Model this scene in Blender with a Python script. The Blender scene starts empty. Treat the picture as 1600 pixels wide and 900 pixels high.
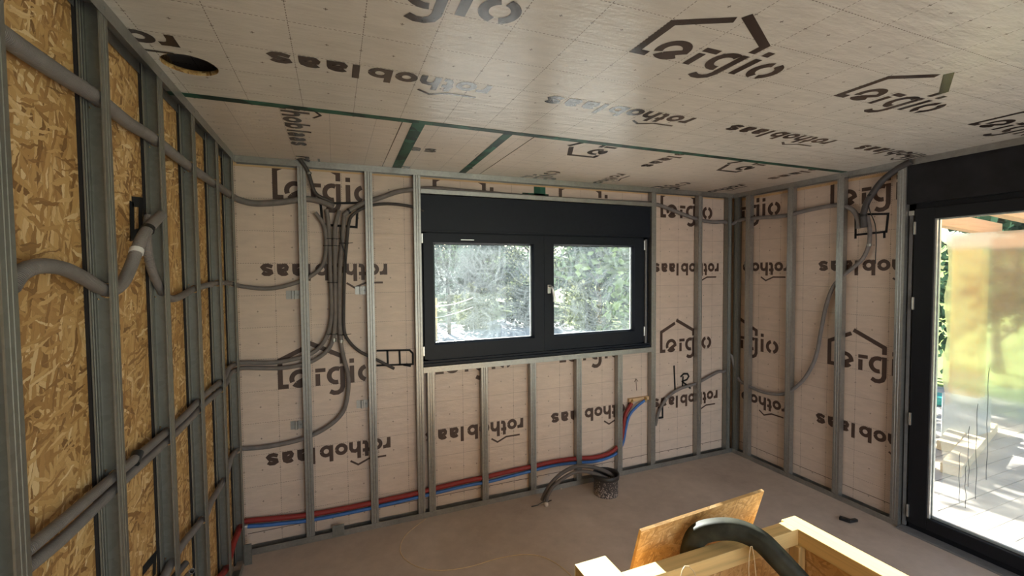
import bpy, bmesh, math, random
from mathutils import Vector, Matrix

random.seed(7)
scene = bpy.context.scene
COL = scene.collection
W = 4.1057            # room width (left stud plane x = 0, right stud plane x = W); back stud plane y = 0
H = 2.5               # ceiling height

# ---------------------------------------------------------------- camera
cd = bpy.data.cameras.new('camera')
cam = bpy.data.objects.new('camera', cd)
COL.objects.link(cam)
cd.sensor_fit = 'HORIZONTAL'
cd.sensor_width = 36.0
cd.lens = 690.58 / 1600 * 36.0
cd.clip_start = 0.02
cd.clip_end = 300
YAW, PITCH, ROLL = 0.3823, -0.0375, -0.0084
_f = Vector((math.sin(YAW) * math.cos(PITCH), math.cos(YAW) * math.cos(PITCH), math.sin(PITCH)))
_r = Vector((math.cos(YAW), -math.sin(YAW), 0))
_u = _r.cross(_f)
_c, _s = math.cos(ROLL), math.sin(ROLL)
_R, _U = _c * _r + _s * _u, -_s * _r + _c * _u
cam.matrix_world = Matrix(((_R.x, _U.x, -_f.x, 0.5476), (_R.y, _U.y, -_f.y, -3.1476), (_R.z, _U.z, -_f.z, 1.7786), (0, 0, 0, 1)))
scene.camera = cam

# ---------------------------------------------------------------- sky, sun, fill lamp in the rear opening, exposure
SUN_TRAVEL = Vector((-0.045, -1.0, -0.455))
world = bpy.data.worlds.new('sky')
scene.world = world
world.use_nodes = True
wn = world.node_tree.nodes
wn.clear()
sky = wn.new('ShaderNodeTexSky')
sky.sky_type = 'NISHITA'
sky.sun_disc = False
sky.sun_elevation = math.radians(24)
sky.sun_rotation = math.atan2(0.045, 1.0)
bg = wn.new('ShaderNodeBackground')
bg.inputs['Strength'].default_value = 0.30
wo = wn.new('ShaderNodeOutputWorld')
world.node_tree.links.new(sky.outputs[0], bg.inputs[0])
world.node_tree.links.new(bg.outputs[0], wo.inputs[0])

sd = bpy.data.lights.new('sun', 'SUN')
sd.energy = 42.0
sd.angle = math.radians(0.6)
sd.color = (1.0, 0.95, 0.87)
sun = bpy.data.objects.new('sun', sd)
sun.rotation_euler = SUN_TRAVEL.to_track_quat('-Z', 'Y').to_euler()
sun.location = (8, 20, 12)
COL.objects.link(sun)

ad = bpy.data.lights.new('rear_fill', 'AREA')  # unseen lamp added behind the viewer to brighten the room
ad.shape = 'RECTANGLE'
ad.size, ad.size_y = 2.8, 2.0
ad.energy = 42
ad.color = (0.95, 0.97, 1.0)
al = bpy.data.objects.new('rear_fill', ad)
al.location = (2.3, -4.93, 1.2)
al.rotation_euler = (math.radians(90), 0, 0)
COL.objects.link(al)

scene.view_settings.view_transform = 'Standard'
scene.view_settings.look = 'None'
scene.view_settings.gamma = 1
scene.view_settings.use_curve_mapping = False
scene.view_settings.exposure = 0.2

# ---------------------------------------------------------------- helpers
WL = {}               # world location of each object

class MB:
    """collects faces with uv in metres, then links them as one mesh object"""
    def __init__(self):
        self.v, self.f, self.uv, self.sm = [], [], [], []
    def face(self, pts, uv=None, smooth=False):
        n = len(self.v)
        self.v += [tuple(p) for p in pts]
        self.f.append(tuple(range(n, n + len(pts))))
        self.uv.append(uv or [(0, 0)] * len(pts))
        self.sm.append(smooth)
    def idx(self, verts, faces, uvs=None, smooth=False):
        n = len(self.v)
        self.v += [tuple(p) for p in verts]
        for k, f in enumerate(faces):
            self.f.append(tuple(i + n for i in f))
            self.uv.append(uvs[k] if uvs else [(0, 0)] * len(f))
            self.sm.append(smooth)
    def box(self, x0, x1, y0, y1, z0, z1):
        P = [(x0, y0, z0), (x1, y0, z0), (x1, y1, z0), (x0, y1, z0), (x0, y0, z1), (x1, y0, z1), (x1, y1, z1), (x0, y1, z1)]
        F = [(0, 3, 2, 1), (4, 5, 6, 7), (0, 1, 5, 4), (2, 3, 7, 6), (1, 2, 6, 5), (3, 0, 4, 7)]
        ax = [(0, 1), (0, 1), (0, 2), (0, 2), (1, 2), (1, 2)]
        self.idx(P, F, [[(P[i][a[0]], P[i][a[1]]) for i in f] for f, a in zip(F, ax)])
        return self
    def obox(self, c, ex, ey, ez):
        """oriented box: centre and three half-extent vectors"""
        c, ex, ey, ez = map(Vector, (c, ex, ey, ez))
        S = [(-1, -1, -1), (1, -1, -1), (1, 1, -1), (-1, 1, -1), (-1, -1, 1), (1, -1, 1), (1, 1, 1), (-1, 1, 1)]
        P = [c + ex * a + ey * b + ez * d for a, b, d in S]
        L = (ex.length, ey.length, ez.length)
        F = [(0, 3, 2, 1), (4, 5, 6, 7), (0, 1, 5, 4), (2, 3, 7, 6), (1, 2, 6, 5), (3, 0, 4, 7)]
        ax = [(0, 1), (0, 1), (0, 2), (0, 2), (1, 2), (1, 2)]
        self.idx(P, F, [[(S[i][a[0]] * L[a[0]], S[i][a[1]] * L[a[1]]) for i in f] for f, a in zip(F, ax)])
        return self
    def tube(self, path, r, seg=10, open_ends=(False, False), prof=None):
        pts = [Vector(p) for p in path]
        n = len(pts)
        T = [(pts[min(i + 1, n - 1)] - pts[max(i - 1, 0)]).normalized() for i in range(n)]
        up = Vector((0, 0, 1)) if abs(T[0].z) < 0.9 else Vector((0, 1, 0))
        N = (up - T[0] * up.dot(T[0])).normalized()
        verts, faces, uvs, L = [], [], [], 0.0
        Ls = []
        for i in range(n):
            if i:
                L += (pts[i] - pts[i - 1]).length
                N = (N - T[i] * N.dot(T[i])).normalized()
            Bn = T[i].cross(N)
            Ls.append(L)
            for k in range(seg):
                a = 2 * math.pi * k / seg
                m = prof[k % len(prof)] if prof else 1.0
                rr = r[i] if isinstance(r, (list, tuple)) else r
                verts.append(pts[i] + (N * math.cos(a) + Bn * math.sin(a)) * rr * m)
        for i in range(n - 1):
            for k in range(seg):
                k2 = (k + 1) % seg
                faces.append((i * seg + k, i * seg + k2, (i + 1) * seg + k2, (i + 1) * seg + k))
                uvs.append([(Ls[i], k / seg), (Ls[i], (k + 1) / seg), (Ls[i + 1], (k + 1) / seg), (Ls[i + 1], k / seg)])
        self.idx(verts, faces, uvs, True)
        for e, i in ((0, 0), (1, n - 1)):
            ring = verts[i * seg:(i + 1) * seg]
            if open_ends[e]:
                inn = [pts[i] + (p - pts[i]) * 0.78 for p in ring]
                d = T[i] * (1 if e == 0 else -1) * 0.04
                deep = [p + d for p in inn]
                for k in range(seg):
                    k2 = (k + 1) % seg
                    self.face([ring[k], inn[k], inn[k2], ring[k2]])
                    self.face([inn[k], deep[k], deep[k2], inn[k2]])
                self.face(deep)
            else:
                self.face(ring)
        return self
    def ribbon(self, pts, w, fn):
        """flat mitred stroke; pts in 2d, fn maps 2d to 3d"""
        pts = [Vector(p) for p in pts]
        n = len(pts)
        Lf, Rt = [], []
        for i in range(n):
            d0 = (pts[i] - pts[i - 1]).normalized() if i else None
            d1 = (pts[i + 1] - pts[i]).normalized() if i < n - 1 else None
            d0, d1 = d0 or d1, d1 or d0
            n0, n1 = Vector((-d0.y, d0.x)), Vector((-d1.y, d1.x))
            m = (n0 + n1)
            m = m.normalized() if m.length > 1e-6 else n0
            k = min(1.0 / max(m.dot(n0), 0.3), 1.8) * w / 2
            Lf.append(pts[i] + m * k)
            Rt.append(pts[i] - m * k)
        for i in range(n - 1):
            self.face([fn(*Rt[i]), fn(*Rt[i + 1]), fn(*Lf[i + 1]), fn(*Lf[i])])
        return self
    def lathe(self, prof, c, seg=24, smooth=True):
        n = len(prof)
        vs = [(c[0] + r * math.cos(2 * math.pi * k / seg), c[1] + r * math.sin(2 * math.pi * k / seg), c[2] + z) for r, z in prof for k in range(seg)]
        fs, uv = [], []
        for i in range(n - 1):
            for k in range(seg):
                k2 = (k + 1) % seg
                fs.append((i * seg + k, i * seg + k2, (i + 1) * seg + k2, (i + 1) * seg + k))
                uv.append([(k / seg, prof[i][1]), ((k + 1) / seg, prof[i][1]), ((k + 1) / seg, prof[i + 1][1]), (k / seg, prof[i + 1][1])])
        self.idx(vs, fs, uv, smooth)
        return self

def add(name, mb, mat, parent=None, loc=None, solid=0, bevel=0, weld=True):
    o0 = Vector(WL[parent.name]) if parent else Vector(loc or (0, 0, 0))
    me = bpy.data.meshes.new(name)
    me.from_pydata([tuple(Vector(v) - o0) for v in mb.v], [], mb.f)
    uvl = me.uv_layers.new(name='UVMap')
    k = 0
    for uv in mb.uv:
        for c in uv:
            uvl.data[k].uv = c
            k += 1
    me.polygons.foreach_set('use_smooth', mb.sm)
    me.materials.append(mat)
    me.update()
    o = bpy.data.objects.new(name, me)
    COL.objects.link(o)
    if parent:
        o.parent = parent
    else:
        o.location = o0
    WL[o.name] = tuple(o0)
    if bevel:
        m = o.modifiers.new('bevel', 'BEVEL')
        m.width, m.segments, m.limit_method = bevel, 2, 'ANGLE'
    if solid:
        m = o.modifiers.new('solid', 'SOLIDIFY')
        m.thickness, m.offset = solid, 0
    return o

def empty(name, loc):
    o = bpy.data.objects.new(name, None)
    o.empty_display_size = 0.05
    o.location = loc
    COL.objects.link(o)
    WL[o.name] = tuple(loc)
    return o

def tag(o, label, cat, group=None):
    o['label'], o['category'] = label, cat
    if group:
        o['group'] = group
    return o

def struct(o):
    o['kind'] = 'structure'
    return o

def smooth_path(pts, step=0.02):
    P = [Vector(p) for p in pts]
    P = [P[0] * 2 - P[1]] + P + [P[-1] * 2 - P[-2]]
    out = []
    for i in range(1, len(P) - 2):
        n = max(2, int((P[i + 1] - P[i]).length / step))
        for k in range(n):
            t = k / n
            a, b, c, d = P[i - 1], P[i], P[i + 1], P[i + 2]
            out.append(0.5 * ((2 * b) + (c - a) * t + (2 * a - 5 * b + 4 * c - d) * t * t + (3 * b - a - 3 * c + d) * t ** 3))
    out.append(P[-2])
    return out

def arc(cx, cy, rx, ry, a0, a1, n=10):
    return [(cx + rx * math.cos(math.radians(a0 + (a1 - a0) * k / n)), cy + ry * math.sin(math.radians(a0 + (a1 - a0) * k / n))) for k in range(n + 1)]

# ---------------------------------------------------------------- materials
class NT:
    def __init__(self, name):
        self.m = bpy.data.materials.new(name)
        self.m.use_nodes = True
        self.t = self.m.node_tree
        self.t.nodes.clear()
        self.out = self.t.nodes.new('ShaderNodeOutputMaterial')
        self.p = self.t.nodes.new('ShaderNodeBsdfPrincipled')
        self.link(self.p.outputs[0], self.out.inputs[0])
    def link(self, a, b):
        self.t.links.new(a, b)
    def n(self, kind, ins=None, **props):
        nd = self.t.nodes.new('ShaderNode' + kind)
        for k, v in props.items():
            setattr(nd, k, v)
        for k, v in (ins or {}).items():
            if hasattr(v, 'is_output') or isinstance(v, bpy.types.NodeSocket):
                self.link(v, nd.inputs[k])
            else:
                nd.inputs[k].default_value = v
        return nd
    def math(self, op, a, b=None, c=None):
        ins = {0: a}
        if b is not None: ins[1] = b
        if c is not None: ins[2] = c
        return self.n('Math', ins, operation=op).outputs[0]
    def mix(self, f, a, b, mode='MIX'):
        nd = self.t.nodes.new('ShaderNodeMix')
        nd.data_type, nd.blend_type = 'RGBA', mode
        for i, v in ((0, f), (6, a), (7, b)):
            if isinstance(v, bpy.types.NodeSocket): self.link(v, nd.inputs[i])
            elif i and len(v) == 3: nd.inputs[i].default_value = (*v, 1)
            else: nd.inputs[i].default_value = v
        return nd.outputs[2]
    def ramp(self, f, stops):
        nd = self.n('ValToRGB', {0: f})
        e = nd.color_ramp.elements
        while len(e) < len(stops): e.new(0.5)
        for el, (p, c) in zip(e, stops):
            el.position, el.color = p, (*c, 1)
        return nd.outputs[0]
    def noise(self, vec, scale, detail=3, rough=0.5):
        return self.n('TexNoise', {'Vector': vec, 'Scale': scale, 'Detail': detail, 'Roughness': rough}).outputs[0]
    def uv(self):
        return self.n('TexCoord').outputs['UV']
    def obj(self):
        return self.n('TexCoord').outputs['Object']
    def map(self, vec, scale=(1, 1, 1), rot=(0, 0, 0), loc=(0, 0, 0)):
        return self.n('Mapping', {0: vec, 1: loc, 2: rot, 3: scale}).outputs[0]
    def set(self, color=None, rough=None, metal=None, spec=None, bump=None, strength=0.3, dist=0.01):
        for k, v in (('Base Color', color), ('Roughness', rough), ('Metallic', metal), ('Specular IOR Level', spec)):
            if v is None: continue
            if isinstance(v, bpy.types.NodeSocket): self.link(v, self.p.inputs[k])
            else: self.p.inputs[k].default_value = (*v, 1) if isinstance(v, tuple) and len(v) == 3 else v
        if bump is not None:
            b = self.n('Bump', {'Height': bump, 'Strength': strength, 'Distance': dist})
            self.link(b.outputs[0], self.p.inputs['Normal'])
        return self.m

def plain(name, color, rough=0.6, metal=0.0, var=0.12, scale=30, spec=0.5):
    t = NT(name)
    f = t.noise(t.obj(), scale, 4)
    d = tuple(c * (1 - var) for c in color)
    b = tuple(min(1, c * (1 + var)) for c in color)
    return t.set(color=t.ramp(f, [(0.3, d), (0.7, b)]), rough=rough, metal=metal, spec=spec)

PU, PV = 1.028, 1.228      # repeat of the print on the membrane
def membrane(name, su, sv, u0, v0, swap=False, rough=0.42, base=(0.66, 0.53, 0.44)):
    """vapour barrier: fine creases, dashed 205 mm grid and small crosses; su/sv turn uv into the print's own axes"""
    t = NT(name)
    uv = t.uv()
    s = t.n('SeparateXYZ', {0: uv})
    a, b = (s.outputs[1], s.outputs[0]) if swap else (s.outputs[0], s.outputs[1])
    u = t.math('DIVIDE', t.math('MULTIPLY_ADD', a, su, -u0), PU / 5)
    v = t.math('DIVIDE', t.math('MULTIPLY_ADD', b, sv, -v0), PV / 6)
    def near(x, period_half=0.0):
        y = t.math('ADD', x, 0.5 + period_half)
        return t.math('ABSOLUTE', t.math('SUBTRACT', t.math('FRACT', y), 0.5))
    nu, nv = near(u), near(v)
    du = t.math('LESS_THAN', t.math('FRACT', t.math('MULTIPLY', u, 15)), 0.6)
    dv = t.math('LESS_THAN', t.math('FRACT', t.math('MULTIPLY', v, 15)), 0.6)
    l1 = t.math('MULTIPLY', t.math('LESS_THAN', nu, 0.0065), dv)
    l2 = t.math('MULTIPLY', t.math('LESS_THAN', nv, 0.0065), du)
    # crosses on the lines' crossings and in mid cell
    cr = None
    for h in (0.0, 0.5):
        x, y = near(u, h), near(v, 0.5)
        arm = t.math('MULTIPLY', t.math('LESS_THAN', t.math('MAXIMUM', x, y), 0.028), t.math('LESS_THAN', t.math('MINIMUM', x, y), 0.008))
        cr = arm if cr is None else t.math('MAXIMUM', cr, arm)
    ink = t.math('MULTIPLY', t.math('MAXIMUM', t.math('MAXIMUM', l1, l2), cr), 0.72)
    n1 = t.noise(t.map(uv, (3, 10, 1)), 2.2, 6, 0.62)
    n2 = t.noise(uv, 160, 2)
    col = t.mix(n1, tuple(c * 0.8 for c in base), tuple(min(1, c * 1.16) for c in base))
    col = t.mix(ink, col, (0.09, 0.055, 0.04))
    hgt = t.math('ADD', t.math('MULTIPLY', n1, 1.0), t.math('MULTIPLY', n2, 0.05))
    return t.set(color=col, rough=rough, spec=0.5, bump=hgt, strength=0.4, dist=0.012)

def osb(name, scale=1.0, tone=1.0, soft=0.0):
    t = NT(name)
    uv = t.uv()
    wob = t.n('TexNoise', {'Vector': uv, 'Scale': 14.0 * scale, 'Detail': 4, 'Roughness': 0.6})
    off = t.n('VectorMath', {0: wob.outputs['Color'], 1: (0.5, 0.5, 0.5)}, operation='SUBTRACT').outputs[0]
    off = t.n('VectorMath', {0: off, 3: 0.035}, operation='SCALE').outputs[0]
    vec = t.n('VectorMath', {0: uv, 1: off}, operation='ADD').outputs[0]
    col = hgt = None
    tones = [(0.0, (0.17, 0.075, 0.022)), (0.22, (0.36, 0.185, 0.06)), (0.5, (0.50, 0.29, 0.105)), (0.8, (0.62, 0.40, 0.17)), (1.0, (0.80, 0.62, 0.36))]
    tones = [(p, tuple(x * tone for x in c)) for p, c in tones]
    for i, (ang, sx, sy, thr) in enumerate([(15, 8, 32, 0), (-38, 9, 50, 0.42), (66, 10, 58, 0.55), (-80, 9, 64, 0.6), (24, 13, 90, 0.66), (108, 10, 100, 0.74), (-12, 15, 130, 0.8)]):
        m = t.map(vec, (1, 1, 1), (0, 0, math.radians(ang)), (i * 3.7, i * 1.3, 0))
        m = t.map(m, (sx * scale, sy * scale, 1))
        v = t.n('TexVoronoi', {'Vector': m, 'Scale': 1.0, 'Randomness': 1.0}, voronoi_dimensions='2D')
        e = t.n('TexVoronoi', {'Vector': m, 'Scale': 1.0, 'Randomness': 1.0}, voronoi_dimensions='2D', feature='DISTANCE_TO_EDGE')
        sc = t.n('SeparateColor', {0: v.outputs['Color']})
        grain = t.noise(t.map(m, (0.8, 9, 1)), 2.0, 3)
        val = t.math('MULTIPLY_ADD', grain, 0.28, t.math('MULTIPLY_ADD', sc.outputs[0], 0.95, -0.12))
        c = t.ramp(val, tones)
        edge = t.n('MapRange', {0: e.outputs['Distance'], 1: 0.0, 2: 0.05, 3: 0.72, 4: 1.0}).outputs[0]
        c = t.mix(1.0, c, t.n('CombineColor', {0: edge, 1: edge, 2: edge}).outputs[0], 'MULTIPLY')
        h = t.math('MULTIPLY', sc.outputs[2], edge)
        if col is None:
            col, hgt = c, h
        else:
            k = t.math('GREATER_THAN', sc.outputs[1], thr)
            col = t.mix(k, col, c)
            hgt = t.n('Mix', {0: k, 2: hgt, 3: h}).outputs[0]
    if soft:
        col = t.mix(soft, col, (0.56 * tone, 0.34 * tone, 0.13 * tone))
    return t.set(color=col, rough=0.62, bump=hgt, strength=0.35, dist=0.002)

def timber(name, axis, base=(0.76, 0.53, 0.22)):
    t = NT(name)
    sc = [60.0, 60.0, 60.0]
    sc[axis] = 2.0
    v = t.map(t.obj(), tuple(sc))
    g = t.noise(v, 1.0, 5, 0.6)
    k = t.noise(t.obj(), 6, 2)
    c = t.ramp(g, [(0.25, tuple(x * 0.72 for x in base)), (0.5, base), (0.75, tuple(min(1, x * 1.12) for x in base))])
    c = t.mix(t.math('MULTIPLY', k, 0.25), c, tuple(x * 0.8 for x in base))
    return t.set(color=c, rough=0.6, bump=g, strength=0.15, dist=0.002)

def galvanised(name, base=(0.38, 0.375, 0.355), rough=0.4):
    t = NT(name)
    v = t.n('TexVoronoi', {'Vector': t.obj(), 'Scale': 70.0})
    s = t.n('SeparateColor', {0: v.outputs['Color']}).outputs[0]
    n = t.noise(t.map(t.obj(), (1, 1, 0.15)), 14, 4)
    f = t.math('MULTIPLY_ADD', s, 0.25, t.math('MULTIPLY', n, 0.75))
    c = t.ramp(f, [(0.2, tuple(x * 0.8 for x in base)), (0.8, tuple(min(1, x * 1.1) for x in base))])
    return t.set(color=c, rough=t.n('MapRange', {0: n, 1: 0.2, 2: 0.8, 3: rough - 0.06, 4: rough + 0.1}).outputs[0], metal=0.85)

def ribbed(name, color, rough=0.45, pitch=0.0042, depth=0.6):
    t = NT(name)
    s = t.n('SeparateXYZ', {0: t.uv()})
    w = t.math('SINE', t.math('MULTIPLY', s.outputs[0], 2 * math.pi / pitch))
    n = t.noise(t.obj(), 18, 3)
    c = t.ramp(n, [(0.3, tuple(x * 0.85 for x in color)), (0.7, tuple(x * 1.15 for x in color))])
    return t.set(color=c, rough=rough, bump=w, strength=depth, dist=0.0012)

def concrete():
    t = NT('screed')
    o = t.obj()
    a = t.noise(o, 1.3, 5, 0.6)
    b = t.noise(o, 9, 5, 0.65)
    c = t.noise(o, 120, 2)
    f = t.math('MULTIPLY_ADD', b, 0.4, t.math('MULTIPLY', a, 0.6))
    col = t.ramp(f, [(0.3, (0.38, 0.30, 0.25)), (0.5, (0.50, 0.41, 0.345)), (0.7, (0.62, 0.515, 0.44))])
    v = t.n('TexVoronoi', {'Vector': t.map(o, (1, 1, 1)), 'Scale': 11.0, 'Randomness': 1.0}, feature='F1')
    sp = t.math('LESS_THAN', v.outputs['Distance'], 0.045)
    col = t.mix(t.math('MULTIPLY', sp, 0.55), col, (0.5, 0.46, 0.42))
    return t.set(color=col, rough=t.n('MapRange', {0: b, 3: 0.5, 4: 0.72}).outputs[0], bump=t.math('MULTIPLY_ADD', c, 0.3, b), strength=0.2, dist=0.004)

def glass(name, smear, lo, hi, tint=(0.95, 0.97, 0.965)):
    """thin pane: clear transmission + mirror sheen, with an uneven film of dirt or condensation that scatters light"""
    t = NT(name)
    o = t.obj()
    tr = t.n('BsdfTransparent', {0: (*tint, 1)})
    gl = t.n('BsdfGlossy', {0: (1, 1, 1, 1), 1: 0.02})
    fc = t.n('LayerWeight', {0: 0.5}).outputs['Facing']
    fr = t.math('MULTIPLY_ADD', t.math('POWER', fc, 5.0), 0.55, 0.025)
    m1 = t.n('MixShader', {0: fr, 1: tr.outputs[0], 2: gl.outputs[0]})
    film = t.n('BsdfTranslucent', {0: (0.78, 0.93, 1.0, 1)})
    film2 = t.n('BsdfDiffuse', {0: (0.8, 0.85, 0.85, 1)})
    fm = t.n('MixShader', {0: 0.35, 1: film.outputs[0], 2: film2.outputs[0]})
    if smear == 'wipe':
        w = t.n('TexNoise', {'Vector': o, 'Scale': 2.3, 'Detail': 2})
        off = t.n('VectorMath', {0: w.outputs['Color'], 3: 0.55}, operation='SCALE').outputs[0]
        q = t.n('VectorMath', {0: o, 1: off}, operation='ADD').outputs[0]
        s1 = t.noise(t.map(q, (5, 1, 34), (0, 0.5, 0)), 1.6, 5, 0.65)
        s2 = t.noise(t.map(q, (30, 1, 6), (0, 0.3, 0)), 1.3, 4, 0.6)
        d = t.noise(o, 140, 2)
        f = t.math('MULTIPLY_ADD', t.math('MAXIMUM', s1, s2), 0.8, t.math('MULTIPLY', d, 0.25))
        f = t.n('MapRange', {0: f, 1: 0.42, 2: 0.82, 3: lo, 4: hi}).outputs[0]
    else:
        s1 = t.noise(o, 1.5, 3, 0.5)
        s2 = t.noise(t.map(o, (1, 60, 3)), 1.0, 3)
        f = t.math('MULTIPLY_ADD', s2, 0.12, t.math('MULTIPLY', s1, 0.9))
        f = t.n('MapRange', {0: f, 1: 0.3, 2: 0.7, 3: lo, 4: hi}).outputs[0]
    m2 = t.n('MixShader', {0: f, 1: m1.outputs[0], 2: fm.outputs[0]})
    t.t.nodes.remove(t.p)
    t.link(m2.outputs[0], t.out.inputs[0])
    return t.m

def fogged(name):
    """beads of condensation: part clear, part blurring, a little milky"""
    t = NT(name)
    o = t.obj()
    tr = t.n('BsdfTransparent', {0: (1, 1, 1, 1)})
    rf = t.n('BsdfRefraction', {0: (0.97, 0.98, 0.97, 1), 1: 0.17, 2: 1.25})
    zz = t.n('SeparateXYZ', {0: o}).outputs[2]
    k = t.n('MapRange', {0: zz, 1: 0.78, 2: 1.0, 3: 0.12, 4: 0.64}).outputs[0]
    mi = t.n('MixShader', {0: k, 1: tr.outputs[0], 2: rf.outputs[0]})
    fl = t.n('BsdfTranslucent', {0: (0.9, 0.93, 0.9, 1)})
    n = t.noise(o, 1.6, 3)
    f = t.n('MapRange', {0: n, 1: 0.3, 2: 0.7, 3: 0.05, 4: 0.14}).outputs[0]
    m2 = t.n('MixShader', {0: f, 1: mi.outputs[0], 2: fl.outputs[0]})
    t.t.nodes.remove(t.p)
    t.link(m2.outputs[0], t.out.inputs[0])
    return t.m

def leaves(name, dark, light, transl=0.35):
    t = NT(name)
    n = t.noise(t.obj(), 1.6, 3)
    w = t.n('TexWhiteNoise', {0: t.uv()}).outputs[0]
    f = t.math('MULTIPLY_ADD', w, 0.5, t.math('MULTIPLY', n, 0.5))
    c = t.ramp(f, [(0.2, dark), (0.8, light)])
    d = t.n('BsdfDiffuse', {0: c})
    tl = t.n('BsdfTranslucent', {0: c})
    m = t.n('MixShader', {0: transl, 1: d.outputs[0], 2: tl.outputs[0]})
    t.t.nodes.remove(t.p)
    t.link(m.outputs[0], t.out.inputs[0])
    return t.m

def tape_mat():
    t = NT('seam_tape')
    v = t.n('TexVoronoi', {'Vector': t.map(t.obj(), (16, 16, 16)), 'Scale': 1.0})
    s = t.n('SeparateColor', {0: v.outputs['Color']}).outputs[0]
    c = t.ramp(s, [(0.2, (0.008, 0.03, 0.022)), (0.6, (0.015, 0.075, 0.045)), (1.0, (0.03, 0.13, 0.085))])
    return t.set(color=c, rough=0.5, spec=0.3)

def splashed():
    t = NT('mortar_splashed_plastic')
    n = t.noise(t.obj(), 85, 4, 0.6)
    g = t.n('SeparateXYZ', {0: t.obj()}).outputs[2]
    lim = t.n('MapRange', {0: g, 1: 0.0, 2: 0.2, 3: 0.5, 4: 0.66}).outputs[0]
    k = t.math('GREATER_THAN', n, lim)
    c = t.mix(k, (0.06, 0.05, 0.048), (0.42, 0.35, 0.31))
    return t.set(color=c, rough=0.6, bump=k, strength=0.5, dist=0.004)

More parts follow.
